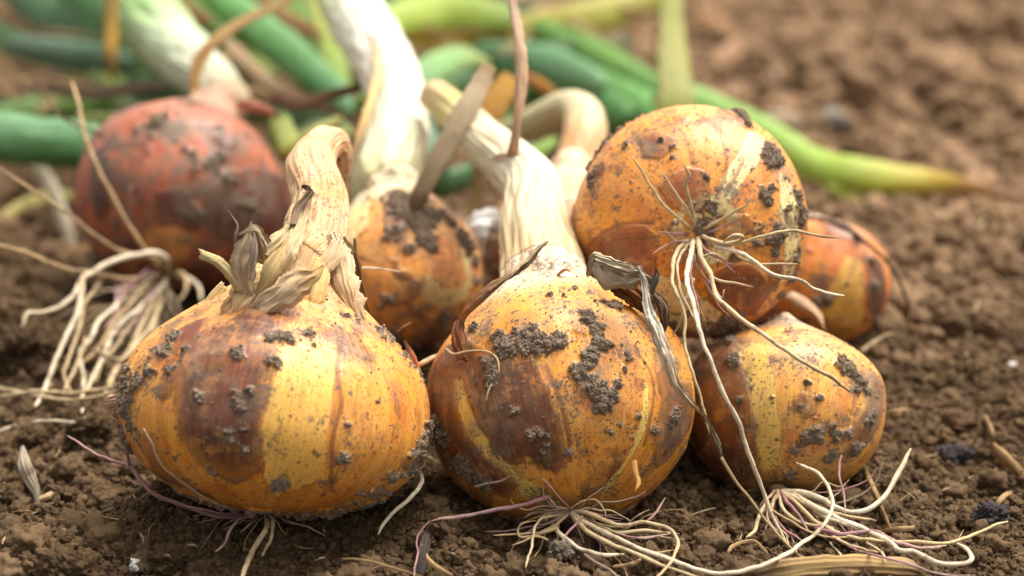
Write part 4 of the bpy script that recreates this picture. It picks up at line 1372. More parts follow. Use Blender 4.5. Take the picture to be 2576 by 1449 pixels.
# ------------------------------------------------------------------ ribbons: papery skins and dry leaves
def ribbon(name, pts, colors, parent=None, curl=1.2, crumple=.12, roll=0.0, twist=0.0, nx=22, rings=None, ragged=.26, thick=.00018, mat=None, ends=(1, .15), seed=None, flip=1, folds=1.0):
    Q = resolve(pts)
    seed = seed if seed is not None else rng.rand() * 50
    Lr = np.linalg.norm(np.diff(Q[:, :3], axis=0), axis=1).sum()
    n = rings or int(np.clip(Lr / .0005, 30, 130))
    q = catmull(Q, n)
    C, hw = q[:, :3], np.clip(q[:, 3], 1e-5, None)
    t = np.linspace(0, 1, n)
    T = np.gradient(C, axis=0)
    T /= np.linalg.norm(T, axis=1)[:, None]
    view = np.array([0, 0, CAM_H]) - C
    view /= np.linalg.norm(view, axis=1)[:, None]
    S = np.cross(T, view)
    S /= np.linalg.norm(S, axis=1)[:, None] + 1e-9
    Nn = np.cross(S, T)
    ang = roll + twist * t
    S2 = S * np.cos(ang)[:, None] + Nn * np.sin(ang)[:, None]
    N2 = -S * np.sin(ang)[:, None] + Nn * np.cos(ang)[:, None]
    u = np.linspace(-1, 1, nx)
    endf = np.clip(np.minimum(ends[0] + (1 - ends[0]) * np.clip(t / .18, 0, 1), ends[1] + (1 - ends[1]) * np.clip((1 - t) / .30, 0, 1)), 0, 1)
    w = hw * endf
    rag = 1 + ragged * noise(np.stack([t * Lr * 330, t * 0, t * 0 + seed], axis=1)) + ragged * .6 * noise(np.stack([t * Lr * 1100, t * 0 + 5, t * 0 + seed], axis=1))
    rag2 = 1 + ragged * noise(np.stack([t * Lr * 330, t * 0 + 9, t * 0 + seed], axis=1)) + ragged * .6 * noise(np.stack([t * Lr * 1100, t * 0 + 15, t * 0 + seed], axis=1))
    wl, wrr = w * rag, w * rag2
    W = np.where(u[None, :] < 0, wl[:, None], wrr[:, None])
    cv = curl * (1 + .4 * noise(np.stack([t * Lr * 60, t * 0 + 2, t * 0 + seed], axis=1)))[:, None]
    th = u[None, :] * cv
    sx = np.sin(th) / cv
    sz = (np.cos(th) - 1) / cv * flip
    V = C[:, None, :] + S2[:, None, :] * (sx * W)[..., None] + N2[:, None, :] * (sz * W)[..., None]
    ew = np.clip((.16 - t) / .16, 0, 1)[:, None] * -1 + np.clip((t - .84) / .16, 0, 1)[:, None]
    tear = noise(np.stack([u * 3.1, u * 0 + 1, u * 0 + seed], axis=1)) + .6 * noise(np.stack([u * 8.0, u * 0 + 4, u * 0 + seed], axis=1))
    V = V + T[:, None, :] * (ew * np.abs(tear)[None, :] * hw[:, None] * .9)[..., None]
    cp = np.stack(np.broadcast_arrays(u[None, :] * 2.2 * folds, (t * Lr * 70)[:, None], np.full((1, 1), seed)), axis=-1)
    cr = .8 * noise(cp) + .7 * noise(cp * 2.3 + 7) + .55 * noise(cp * np.array([6.5, 3.5, 1]) + 3) + .35 * noise(cp * np.array([14., 6., 1]) + 3)
    V = V + N2[:, None, :] * (cr * hw[:, None] * crumple * 2)[..., None]
    # thickness
    top, bot = V, V - N2[:, None, :] * thick
    m = nx
    loop = np.concatenate([top, bot[:, ::-1]], axis=1)
    VV, F = close_tube(loop)
    cc = np.array([lin(c[1]) for c in colors])
    tt = np.array([c[0] for c in colors], dtype=float)
    col = np.stack([np.interp(t, tt, cc[:, i]) for i in range(3)] + [np.ones(n)], axis=1)
    col = np.repeat(col[:, None, :], 2 * m, axis=1)
    uu = np.concatenate([u, u[::-1]])
    ed = 1 - .28 * np.clip(np.abs(uu) - .6, 0, 1) / .4
    col = col * np.concatenate([np.repeat(ed[:, None], 3, axis=1), np.ones((len(ed), 1))], axis=1)[None]
    col = col.reshape(-1, 4)
    col[:, :3] *= np.minimum(1.6, .80 / (col[:, :3].max(axis=1) + 1e-6))[:, None]
    col = np.vstack([col, col[:1], col[-1:]])
    fib = np.stack(np.broadcast_arrays(uu[None, :] * 1.2 + seed, np.zeros((1, 1)), (t * Lr / .02)[:, None]), axis=-1).reshape(-1, 3)
    fib = np.vstack([fib, fib[:1], fib[-1:]])
    return build(name, VV, F, mat or mat_dry, parent, dict(col=col, fib=fib))


STRAW = [(0, (196, 168, 124)), (.5, (214, 190, 142)), (1, (186, 160, 120))]
PALEY = [(0, (206, 176, 124)), (.5, (218, 194, 134)), (1, (220, 200, 140))]
GBROWN = [(0, (176, 152, 120)), (.5, (164, 142, 112)), (1, (130, 106, 80))]
RUST = [(0, (160, 96, 56)), (.6, (140, 84, 50)), (1, (110, 72, 48))]
# papery skins round the neck of the front onion
ribbon('dry_skin', [(742, 600, .4600, 60), (722, 650, .4560, 84), (704, 700, .4510, 96), (684, 745, .4470, 90), (668, 790, .4440, 60)], [(0, (206, 176, 132)), (.5, (204, 168, 120)), (.8, (186, 140, 92)), (1, (166, 120, 80))], o_front, curl=.7, crumple=.10, ends=(.5, .6), folds=1.8)
ribbon('dry_skin', [(846, 620, .4630, 50), (848, 680, .4590, 62), (862, 740, .4565, 66), (896, 800, .4560, 50)], [(0, (216, 184, 140)), (.5, (214, 178, 132)), (1, (204, 160, 112))], o_front, curl=.8, crumple=.05, ends=(.5, .6), folds=1.8, roll=-.3)
ribbon('dry_skin', [(706, 640, .4570, 50), (668, 695, .4490, 84), (628, 745, .4450, 96), (585, 795, .4430, 80), (545, 835, .444, 40)], [(0, (200, 170, 122)), (.5, (190, 158, 108)), (1, (186, 130, 84))], o_front, curl=.6, crumple=.10, ends=(.6, .6), folds=1.8, roll=.3)
ribbon('dry_skin', [(640, 752, .4455, 40), (600, 715, .4420, 44), (555, 665, .4400, 42), (508, 640, .4400, 40)], PALEY, o_front, curl=1.7, crumple=.05)
ribbon('dry_skin', [(768, 560, .4650, 90), (748, 620, .4600, 120), (722, 690, .4530, 130), (690, 760, .4470, 110), (672, 800, .4440, 60)], [(0, (224, 196, 150)), (.5, (220, 188, 140)), (.8, (196, 160, 120)), (1, (170, 130, 100))], o_front, curl=1.1, crumple=.07, ends=(.6, .4), folds=1.6)
ribbon('dry_skin', [(832, 590, .4640, 70), (846, 650, .4610, 84), (858, 720, .4580, 96), (888, 790, .4560, 80), (930, 840, .4560, 40)], [(0, (232, 208, 170)), (.5, (226, 194, 150)), (1, (214, 176, 130))], o_front, curl=1.0, crumple=.05, ends=(.5, .4), folds=1.6, roll=-.35)
ribbon('dry_skin', [(720, 640, .4560, 70), (684, 700, .4490, 100), (640, 760, .4440, 110), (590, 810, .4430, 80), (560, 840, .444, 40)], [(0, (214, 184, 138)), (.5, (204, 172, 124)), (1, (190, 140, 100))], o_front, curl=.9, crumple=.08, ends=(.5, .4), folds=1.5, roll=.3)
ribbon('dry_skin', [(800, 650, .4570, 70), (792, 700, .4520, 90), (780, 750, .4490, 90), (770, 800, .4480, 50)], [(0, (226, 190, 130)), (.5, (222, 176, 110)), (1, (220, 170, 100))], o_front, curl=.8, crumple=.05, ends=(.5, .4))
ribbon('dry_skin', [(640, 752, .4455, 40), (600, 715, .4420, 44), (555, 665, .4400, 42), (508, 640, .4400, 40)], PALEY, o_front, curl=1.7, crumple=.05, ends=(.7, 1))
ribbon('dry_skin', [(632, 748, .4445, 50), (612, 690, .4410, 74), (612, 640, .4400, 70), (622, 600, .4400, 40), (632, 560, .441, 14)], [(0, (206, 180, 142)), (.5, (192, 166, 132)), (1, (140, 116, 90))], o_front, curl=1.0, crumple=.12, ends=(.6, .3))
ribbon('dry_skin', [(628, 700, .4395, 28), (636, 650, .4380, 30), (640, 610, .438, 22), (638, 575, .439, 10)], [(0, (186, 162, 138)), (.5, (150, 130, 116)), (1, (130, 108, 90))], o_front, curl=1.3, crumple=.12)
ribbon('dry_skin', [(650, 748, .4440, 40), (676, 700, .4415, 66), (700, 650, .4420, 64), (722, 606, .4450, 34)], [(0, (200, 166, 112)), (.5, (206, 176, 120)), (1, (186, 156, 108))], o_front, curl=1.1, crumple=.10)
ribbon('dry_skin', [(600, 640, .4425, 20), (592, 600, .4405, 16), (598, 570, .440, 10), (585, 545, .4395, 7), (566, 518, .439, 5)], [(0, (150, 128, 105)), (1, (190, 160, 130))], o_front, curl=1.5, crumple=.3)
ribbon('dry_skin', [(665, 640, .4435, 60), (650, 600, .4415, 58), (640, 580, .441, 44), (600, 590, .440, 20)], GBROWN, o_front, curl=1.0, crumple=.22, ends=(.6, .3))
ribbon('dry_skin', [(630, 790, .4435, 50), (665, 765, .4410, 80), (710, 735, .4395, 92), (752, 705, .4395, 84), (792, 688, .4405, 60), (814, 668, .443, 24)], [(0, (200, 170, 132)), (.5, (206, 178, 140)), (.8, (186, 150, 100)), (1, (160, 128, 88))], o_front, curl=.9, crumple=.12, ends=(.8, .3), roll=.25)
ribbon('dry_skin', [(700, 700, .452, 60), (722, 640, .4515, 72), (748, 580, .4560, 60), (768, 520, .4620, 46), (776, 478, .4660, 40), (762, 468, .467, 24)], [(0, (214, 190, 140)), (.4, (220, 196, 150)), (.75, (150, 122, 92)), (1, (74, 58, 40))], o_front, curl=1.3, crumple=.16, ends=(.5, .5))
ribbon('dry_skin', [(738, 560, .4560, 26), (752, 520, .4590, 30), (772, 496, .461, 28), (782, 480, .462, 20), (760, 470, .463, 18)], [(0, (140, 115, 90)), (1, (84, 66, 46))], o_front, curl=1.3, crumple=.3)
ribbon('dry_skin', [(690, 660, .4460, 44), (660, 640, .4430, 50), (700, 600, .4450, 44), (728, 560, .449, 26)], STRAW, o_front, curl=1.2, crumple=.2)
ribbon('dry_skin', [(862, 600, .4700, 44), (884, 660, .4690, 62), (902, 740, .4690, 60), (930, 800, .4680, 34), (968, 852, .467, 22)], [(0, (214, 196, 150)), (.35, (206, 178, 112)), (.65, (190, 145, 40)), (1, (90, 66, 42))], o_front, curl=1.5, crumple=.06, ends=(.5, .3), flip=-1)
ribbon('dry_skin', [(892, 600, .4685, 12), (900, 680, .4680, 14), (920, 770, .4675, 14), (946, 822, .467, 12), (972, 856, .466, 14)], [(0, (120, 96, 66)), (1, (80, 58, 40))], o_front, curl=1.5, crumple=.15)
ribbon('dry_skin', [(850, 610, .4600, 40), (838, 640, .4580, 52), (812, 680, .4565, 40), (800, 720, .456, 20)], [(0, (220, 190, 150)), (1, (214, 176, 124))], o_front, curl=.6, crumple=.08, roll=-.3)
ribbon('dry_skin', [(490, 780, .4600, 26), (450, 815, .4590, 30), (415, 838, .4590, 26), (380, 862, .459, 16)], [(0, (190, 160, 110)), (.5, (110, 78, 54)), (1, (90, 62, 46))], o_front, curl=1.2, crumple=.12, ends=(.5, .4))
ribbon('dry_skin', [(560, 720, .4570, 30), (528, 760, .4560, 40), (498, 800, .4560, 26), (470, 832, .456, 12)], [(0, (200, 176, 120)), (1, (176, 146, 100))], o_front, curl=1.2, crumple=.1)
ribbon('dry_skin', [(1018, 858, .472, 14), (1036, 895, .470, 24), (1050, 930, .469, 22), (1068, 970, .468, 14)], [(0, (104, 62, 34)), (.5, (160, 84, 36)), (1, (190, 90, 40))], o_front, curl=1.4, crumple=.22, ends=(.6, .5))
ribbon('dry_skin', [(315, 1000, .468, 26), (280, 1010, .468, 40), (250, 1018, .470, 24)], [(0, (170, 130, 110)), (1, (196, 160, 130))], o_front, curl=.9, crumple=.12)
# middle onion: twisted dry leaf and crumpled grey leaf
ribbon('dry_leaf', [(1150, 850, .4640, 34), (1160, 795, .4600, 36), (1205, 740, .4575, 34), (1265, 695, .4560, 36), (1320, 655, .4560, 40), (1352, 625, .4560, 32), (1378, 606, .456, 8)], [(0, (186, 116, 72)), (.25, (170, 112, 72)), (.55, (150, 120, 88)), (.8, (190, 166, 130)), (1, (130, 108, 82))], o_middle, curl=1.7, crumple=.25, twist=2.2, ends=(.9, .2), folds=1.5)
ribbon('dry_leaf', [(1160, 900, .4600, 40), (1150, 860, .4600, 46), (1150, 820, .4610, 40), (1170, 780, .461, 24)], RUST, o_middle, curl=1.0, crumple=.2, ends=(.6, .4), roll=.5)
ribbon('dry_skin', [(1225, 800, .4720, 30), (1260, 770, .4730, 36), (1292, 750, .476, 14)], [(0, (190, 160, 130)), (1, (214, 190, 160))], o_middle, curl=.8, crumple=.1)
ribbon('dry_leaf', [(1478, 690, .4600, 30), (1500, 655, .4570, 60), (1530, 690, .4560, 72), (1570, 700, .4570, 66), (1610, 695, .4570, 60), (1636, 712, .458, 50)], [(0, (186, 164, 134)), (.3, (196, 176, 146)), (.7, (160, 140, 112)), (1, (150, 132, 110))], o_middle, curl=1.2, crumple=.26, ends=(.5, .7), roll=.3, folds=1.6)
ribbon('dry_leaf', [(1500, 650, .4555, 34), (1540, 664, .4545, 40), (1585, 678, .4550, 34), (1620, 684, .456, 24)], [(0, (204, 186, 154)), (1, (176, 156, 130))], o_middle, curl=1.3, crumple=.3, folds=1.6)
ribbon('dry_leaf', [(1530, 700, .4640, 60), (1580, 730, .4650, 76), (1620, 760, .4660, 80), (1640, 800, .4660, 50)], [(0, (84, 54, 28)), (.5, (120, 70, 22)), (1, (70, 44, 26))], o_middle, curl=1.0, crumple=.2, ends=(.5, .4))
ribbon('dry_leaf', [(1606, 672, .4560, 34), (1622, 715, .4535, 42), (1632, 780, .4500, 46), (1655, 840, .4460, 44), (1678, 900, .4430, 40), (1700, 965, .4415, 32), (1740, 1015, .4430, 22), (1775, 1050, .4470, 16), (1795, 1090, .4490, 26), (1808, 1120, .4500, 34), (1816, 1155, .4510, 14)],
       [(0, (170, 156, 138)), (.3, (182, 172, 156)), (.5, (184, 160, 128)), (.75, (190, 160, 118)), (.9, (150, 134, 108)), (1, (140, 122, 98))], o_middle, curl=1.5, crumple=.22, ends=(.7, .4), folds=1.5, rings=150)
strand('thread', [(1814, 1150, .4510, 9), (1850, 1210, .4510, 8), (1892, 1262, .4510, 7), (1935, 1320, .4510, 7), (1978, 1366, .4500, 6), (2022, 1404, .4490, 6), (2052, 1400, .449, 4)], TAN, mat_root, o_middle, wob=.0003)
ribbon('dry_leaf', [(1640, 740, .4640, 30), (1660, 760, .4640, 44), (1672, 800, .4640, 40), (1670, 840, .464, 22)], [(0, (110, 90, 64)), (.6, (96, 66, 36)), (1, (70, 52, 38))], o_middle, curl=1.3, crumple=.25)
ribbon('dry_leaf', [(1640, 735, .4540, 16), (1648, 705, .4530, 24), (1652, 685, .4530, 20), (1648, 672, .453, 8)], [(0, (110, 96, 80)), (1, (96, 84, 72))], o_middle, curl=1.4, crumple=.2)
ribbon('dry_skin', [(1395, 700, .479, 8), (1410, 686, .476, 10), (1425, 678, .475, 8), (1440, 690, .475, 6)], [(0, (170, 120, 60)), (1, (200, 140, 70))], o_middle, curl=1.2, crumple=.2)
# dry strip standing up from the middle neck
ribbon('dry_leaf', [(1286, 400, .5390, 50), (1294, 360, .5350, 36), (1304, 280, .5330, 42), (1312, 180, .5330, 48), (1304, 90, .5350, 46), (1292, 20, .5380, 38), (1286, -50, .540, 34)], [(0, (160, 128, 100)), (.2, (176, 148, 118)), (.6, (206, 172, 138)), (1, (208, 178, 156))], o_middle, curl=1.6, crumple=.07, ends=(1, .8))
ribbon('dry_skin', [(1240, 415, .545, 40), (1270, 405, .540, 44), (1320, 412, .536, 44), (1372, 432, .536, 40)], [(0, (190, 160, 140)), (.5, (170, 140, 122)), (1, (150, 110, 90))], o_middle, curl=.9, crumple=.08)
ribbon('dry_skin', [(1432, 500, .5220, 26), (1438, 570, .5140, 34), (1444, 650, .5050, 36), (1470, 712, .497, 24)], [(0, (206, 176, 140)), (.6, (168, 128, 92)), (1, (140, 104, 76))], o_middle, curl=1.2, crumple=.1)
# behind onion: brown skin strip along the neck, small flakes on the top onion
ribbon('dry_skin', [(868, 430, .5850, 14), (890, 380, .5850, 18), (922, 290, .5930, 30), (948, 200, .6120, 32), (948, 130, .6300, 44), (930, 85, .642, 24)], [(0, (150, 112, 72)), (.4, (190, 160, 104)), (.8, (196, 168, 132)), (1, (170, 130, 96))], o_behind, curl=1.1, crumple=.05, ends=(.4, .4))
ribbon('dry_skin', [(1180, 600, .585, 60), (1205, 570, .585, 80), (1240, 560, .588, 70), (1256, 590, .59, 40)], [(0, (205, 205, 200)), (.5, (226, 224, 220)), (1, (190, 180, 165))], o_hidden, curl=.8, crumple=.1)
ribbon('dry_skin', [(1985, 742, .560, 34), (2020, 765, .556, 40), (2055, 790, .552, 30), (2075, 830, .548, 14)], [(0, (205, 170, 135)), (1, (170, 135, 105))], o_right, curl=1.4, crumple=.08)
ribbon('dry_skin', [(1596, 1160, .4480, 14), (1600, 1190, .4470, 16), (1606, 1215, .446, 14), (1598, 1236, .445, 6)], [(0, (214, 160, 90)), (1, (196, 140, 80))], o_middle, curl=1.2, crumple=.1)
ribbon('dry_skin', [(600, 262, .66, 30), (640, 268, .66, 44), (680, 282, .662, 40), (706, 300, .665, 20)], [(0, (180, 120, 95)), (1, (150, 95, 70))], o_red, curl=1.2, crumple=.2)

# ------------------------------------------------------------------ leaves lying behind
def leaf(label, pts, colors, flat=.55, roll=0.0, name='onion_leaf', mat=None, group='onion leaves lying behind the bulbs', dry=False, nseg=20):
    if mat is None:
        colors = [(q, (c[0] * 1.0, c[1] * .90, c[2] * .70)) for q, c in colors]
    o = strand(name, pts, colors, mat or mat_leaf, None, nseg=nseg + 8, flat=flat * .75, roll=roll, lumpy=.08, taper=True, rings=70, ribs=.08)
    return tag(o, label, 'leaf', group)


TEAL = (70, 128, 104)
leaf('thick blue green leaf lying at the left edge behind the red onion', [(-90, 340, .70, 128), (0, 348, .70, 126), (120, 355, .71, 124), (240, 372, .72, 118), (380, 400, .73, 100)], [(0, (84, 150, 112)), (.5, (80, 148, 106)), (1, (70, 130, 70))], .8)
leaf('dark teal leaf with a rounded tip at the upper left', [(10, 116, .92, 34), (40, 120, .92, 58), (120, 128, .92, 68), (220, 142, .92, 72), (320, 160, .91, 60)], [(0, (66, 104, 90)), (.5, (80, 122, 112)), (1, (62, 104, 86))], .6)
leaf('broad dark green leaf running down from the top left corner', [(20, -60, 1.02, 110), (100, 10, 1.0, 120), (190, 60, .98, 120), (290, 120, .96, 90), (360, 170, .94, 60)], [(0, (66, 116, 92)), (.6, (76, 130, 96)), (1, (70, 120, 80))], .6)
leaf('blue green leaf crossing the top left from the corner of the frame', [(150, -60, .98, 90), (230, 0, .96, 96), (290, 50, .95, 80), (350, 110, .93, 60)], [(0, (84, 150, 104)), (1, (76, 136, 92))], .6)
leaf('withered yellow brown leaf tip hanging at the upper left', [(282, -40, .78, 34), (280, 60, .775, 34), (279, 130, .77, 36), (284, 185, .77, 18), (286, 208, .77, 5)], [(0, (150, 120, 50)), (.6, (178, 134, 40)), (1, (120, 84, 44))], .5, mat=mat_dry, name='withered_leaf')
leaf('green leaf slanting down to the right between the two pale necks', [(505, -60, .86, 70), (560, 0, .84, 84), (650, 72, .82, 92), (745, 150, .80, 92), (840, 235, .78, 70), (880, 290, .77, 40)], [(0, (104, 176, 90)), (.35, (96, 164, 110)), (1, (66, 134, 88))], .7)
leaf('bent straw coloured leaf arching above the red onion', [(760, -40, .72, 26), (700, 12, .71, 26), (620, 48, .70, 26), (545, 98, .69, 30), (500, 155, .685, 34), (484, 238, .68, 16)], [(0, (150, 118, 72)), (.6, (178, 140, 90)), (1, (160, 116, 50))], .4, mat=mat_dry, name='withered_leaf')
leaf('long dry tan leaf running right from the red onion neck', [(570, 105, .76, 28), (612, 150, .75, 36), (680, 212, .735, 38), (760, 250, .72, 34), (840, 282, .70, 24), (905, 312, .69, 18)], [(0, (190, 160, 124)), (.6, (150, 118, 84)), (1, (150, 118, 84))], .45, mat=mat_dry, name='withered_leaf')
leaf('brown shrivelled leaf lying on the dry one left of the white neck', [(690, 240, .70, 40), (760, 262, .695, 40), (830, 240, .69, 30), (900, 222, .69, 24), (950, 205, .70, 16)], [(0, (120, 84, 60)), (.5, (134, 98, 66)), (1, (110, 78, 54))], .5, mat=mat_dry, name='withered_leaf')
leaf('orange brown leaf at the top left of the white neck', [(635, -20, .92, 34), (690, 25, .91, 40), (760, 66, .90, 38), (812, 98, .90, 16)], [(0, (150, 116, 66)), (.5, (178, 138, 90)), (1, (150, 96, 40))], .4, mat=mat_dry, name='withered_leaf')
leaf('short brown leaf at the top beside the pale green neck', [(400, -6, .94, 26), (450, 18, .94, 44), (510, 46, .94, 34), (540, 60, .94, 12)], [(0, (190, 140, 90)), (1, (160, 106, 62))], .45, mat=mat_dry, name='withered_leaf')
leaf('deep green leaf below the short brown one', [(410, 20, .97, 50), (480, 62, .96, 70), (560, 84, .95, 70), (650, 100, .95, 50), (720, 130, .94, 40)], [(0, (84, 150, 60)), (.5, (66, 128, 48)), (1, (60, 110, 60))], .6)
leaf('pale yellow green leaf behind the thick white neck', [(800, -40, .96, 70), (820, 60, .93, 60), (840, 150, .90, 60), (860, 240, .87, 56), (870, 330, .84, 40)], [(0, (190, 205, 120)), (.5, (130, 170, 60)), (1, (70, 110, 50))], .5)
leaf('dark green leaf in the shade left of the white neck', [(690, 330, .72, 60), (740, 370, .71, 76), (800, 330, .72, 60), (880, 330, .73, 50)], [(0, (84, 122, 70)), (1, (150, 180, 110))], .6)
leaf('pale green stub between the red onion and the dry neck', [(700, 300, .70, 60), (735, 370, .68, 70), (790, 340, .67, 70), (860, 300, .665, 50)], [(0, (140, 168, 100)), (.5, (170, 196, 120)), (1, (196, 214, 150))], .7)
leaf('bright lime leaf with a yellow edge across the top centre', [(960, 70, .98, 60), (1020, 40, .99, 90), (1110, 30, 1.0, 104), (1210, 34, 1.0, 92), (1300, 50, 1.0, 60)], [(0, (150, 200, 60)), (.35, (158, 196, 30)), (.75, (140, 180, 20)), (1, (120, 160, 30))], .35)
leaf('yellow leaf under the bright lime one', [(1000, 90, 1.02, 40), (1090, 84, 1.02, 56), (1180, 86, 1.02, 60), (1290, 70, 1.01, 50)], [(0, (200, 180, 80)), (.5, (196, 176, 20)), (1, (190, 180, 80))], .35)
leaf('long pale olive leaf rising to the top right of centre', [(1000, 130, 1.06, 50), (1120, 130, 1.05, 74), (1290, 92, 1.05, 96), (1450, 55, 1.05, 96), (1600, 12, 1.06, 80), (1720, -40, 1.07, 60)], [(0, (196, 190, 120)), (.4, (190, 192, 104)), (.7, (176, 188, 84)), (1, (170, 176, 80))], .5)
leaf('grey green leaf bending over right of the white neck', [(1010, 240, .77, 50), (1050, 205, .78, 84), (1110, 165, .80, 84), (1170, 142, .82, 66), (1225, 158, .84, 40)], [(0, (84, 140, 90)), (.5, (120, 176, 120)), (1, (150, 176, 116))], .7)
leaf('teal leaf crossing behind the upright dry strip', [(1200, 130, .95, 60), (1280, 150, .93, 90), (1370, 160, .90, 90), (1450, 185, .87, 80), (1520, 220, .85, 50)], [(0, (60, 130, 80)), (.5, (96, 164, 134)), (1, (116, 176, 150))], .7)
leaf('fresh green leaf running down from the top centre to the top onion', [(1340, 70, 1.05, 60), (1440, 112, 1.02, 72), (1540, 158, .98, 70), (1640, 215, .94, 62), (1740, 280, .90, 60)], [(0, (84, 150, 50)), (.5, (116, 180, 96)), (1, (84, 160, 84))], .75)
leaf('lower green leaf running down just above the bent neck', [(1320, 140, 1.0, 80), (1430, 190, .96, 90), (1530, 232, .91, 96), (1640, 290, .86, 90), (1700, 330, .84, 60)], [(0, (70, 140, 60)), (.5, (74, 150, 60)), (1, (110, 186, 110))], .75)
leaf('grass green leaf in the gap under the teal one', [(1230, 170, .97, 60), (1340, 205, .94, 90), (1460, 245, .89, 90), (1580, 300, .84, 80)], [(0, (60, 120, 60)), (.5, (76, 150, 110)), (1, (70, 140, 60))], .7)
leaf('upright yellow green leaf behind the top onion', [(1700, 330, .80, 96), (1702, 265, .80, 98), (1694, 160, .81, 80), (1688, 60, .82, 62), (1690, -50, .83, 46)], [(0, (130, 146, 50)), (.5, (150, 162, 62)), (1, (140, 158, 56))], .3)
leaf('green leaf lying right with a yellow withered end', [(1690, 230, .90, 70), (1800, 280, .86, 84), (1930, 345, .83, 86), (2050, 415, .81, 84), (2180, 442, .80, 88), (2300, 455, .80, 72), (2400, 464, .79, 50), (2480, 480, .775, 32), (2600, 500, .765, 20)],
     [(0, (130, 190, 130)), (.35, (140, 196, 110)), (.6, (160, 204, 70)), (.76, (196, 190, 60)), (.88, (150, 108, 50)), (1, (130, 92, 54))], .75)
leaf('small green leaf tip on the soil right of the top onion', [(2080, 470, .80, 20), (2130, 500, .80, 44), (2180, 545, .79, 40), (2200, 575, .79, 20)], [(0, (150, 176, 70)), (.5, (156, 170, 50)), (1, (196, 190, 130))], .5)
leaf('dry grey tan leaf leaning left of the middle neck', [(1232, 166, .574, 40), (1180, 262, .566, 56), (1120, 372, .562, 56), (1062, 480, .560, 46), (1040, 530, .562, 30)], [(0, (150, 120, 80)), (.2, (186, 166, 136)), (.6, (172, 150, 116)), (1, (140, 116, 84))], .3, mat=mat_dry, name='withered_leaf')
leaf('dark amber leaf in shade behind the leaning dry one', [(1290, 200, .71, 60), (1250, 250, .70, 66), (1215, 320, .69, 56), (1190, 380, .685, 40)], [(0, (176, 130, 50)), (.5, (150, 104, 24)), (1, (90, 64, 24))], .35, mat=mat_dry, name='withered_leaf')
leaf('orange withered leaf above the bent neck', [(1310, 190, .74, 24), (1350, 208, .735, 34), (1395, 240, .73, 22), (1410, 262, .73, 10)], [(0, (150, 96, 40)), (.5, (190, 130, 50)), (1, (170, 110, 50))], .4, mat=mat_dry, name='withered_leaf')
leaf('yellow brown leaf standing in the dark gap behind the bulbs', [(1195, 560, .68, 34), (1200, 480, .69, 34), (1206, 400, .70, 36), (1214, 330, .71, 30)], [(0, (130, 100, 44)), (1, (110, 84, 40))], .4, mat=mat_dry, name='withered_leaf')
leaf('lime leaf sliver under the bent neck', [(1320, 400, .70, 24), (1365, 372, .705, 34), (1400, 350, .71, 20)], [(0, (130, 180, 50)), (1, (110, 160, 40))], .5)
leaf('brown withered leaf under the bent neck', [(1340, 430, .69, 12), (1385, 395, .69, 20), (1420, 360, .69, 14)], [(0, (96, 62, 40)), (1, (110, 74, 48))], .5, mat=mat_dry, name='withered_leaf')
leaf('dark blue green leaf behind the white neck', [(1060, 300, .74, 60), (1080, 400, .73, 90), (1110, 460, .73, 80), (1180, 440, .74, 60), (1290, 380, .76, 60), (1420, 430, .77, 60)], [(0, (70, 110, 84)), (.5, (60, 120, 70)), (1, (90, 140, 110))], .7)
leaf('pale limp leaf curling at the left edge', [(-40, 370, .80, 34), (30, 388, .79, 40), (80, 410, .78, 42), (120, 455, .77, 44), (150, 520, .75, 46), (172, 590, .73, 46), (185, 640, .72, 34)], [(0, (130, 116, 90)), (.5, (190, 176, 146)), (1, (206, 186, 156))], .5, mat=mat_dry, name='withered_leaf')
leaf('thin olive leaf at the left edge beside the red onion', [(-50, 580, .77, 22), (0, 550, .77, 26), (67, 512, .78, 32), (140, 492, .79, 34), (230, 500, .80, 24)], [(0, (150, 150, 80)), (.6, (170, 172, 104)), (1, (150, 150, 84))], .5)
leaf('dull brown leaf lying on the soil left of the beard roots', [(40, 710, .70, 20), (60, 660, .705, 30), (110, 635, .71, 32), (180, 632, .715, 32), (230, 620, .72, 20)], [(0, (110, 78, 50)), (.5, (134, 98, 60)), (1, (150, 110, 66))], .4, mat=mat_dry, name='withered_leaf')
leaf('brown withered leaves at the far upper left', [(-40, 40, 1.15, 60), (40, 60, 1.13, 70), (110, 78, 1.12, 60), (150, 110, 1.1, 30)], [(0, (130, 90, 60)), (1, (120, 86, 50))], .35, mat=mat_dry, name='withered_leaf')
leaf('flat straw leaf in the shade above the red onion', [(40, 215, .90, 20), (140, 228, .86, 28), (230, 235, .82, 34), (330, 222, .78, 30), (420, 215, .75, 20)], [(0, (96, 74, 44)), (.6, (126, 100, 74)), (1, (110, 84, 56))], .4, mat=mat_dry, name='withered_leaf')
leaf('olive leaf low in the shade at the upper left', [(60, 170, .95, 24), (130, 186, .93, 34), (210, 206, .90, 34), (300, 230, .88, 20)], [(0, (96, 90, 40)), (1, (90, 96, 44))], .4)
leaf('green leaf sliver behind the crown of the red onion', [(190, 305, .74, 30), (260, 300, .735, 34), (340, 296, .73, 26)], [(0, (130, 150, 84)), (1, (120, 146, 80))], .5)

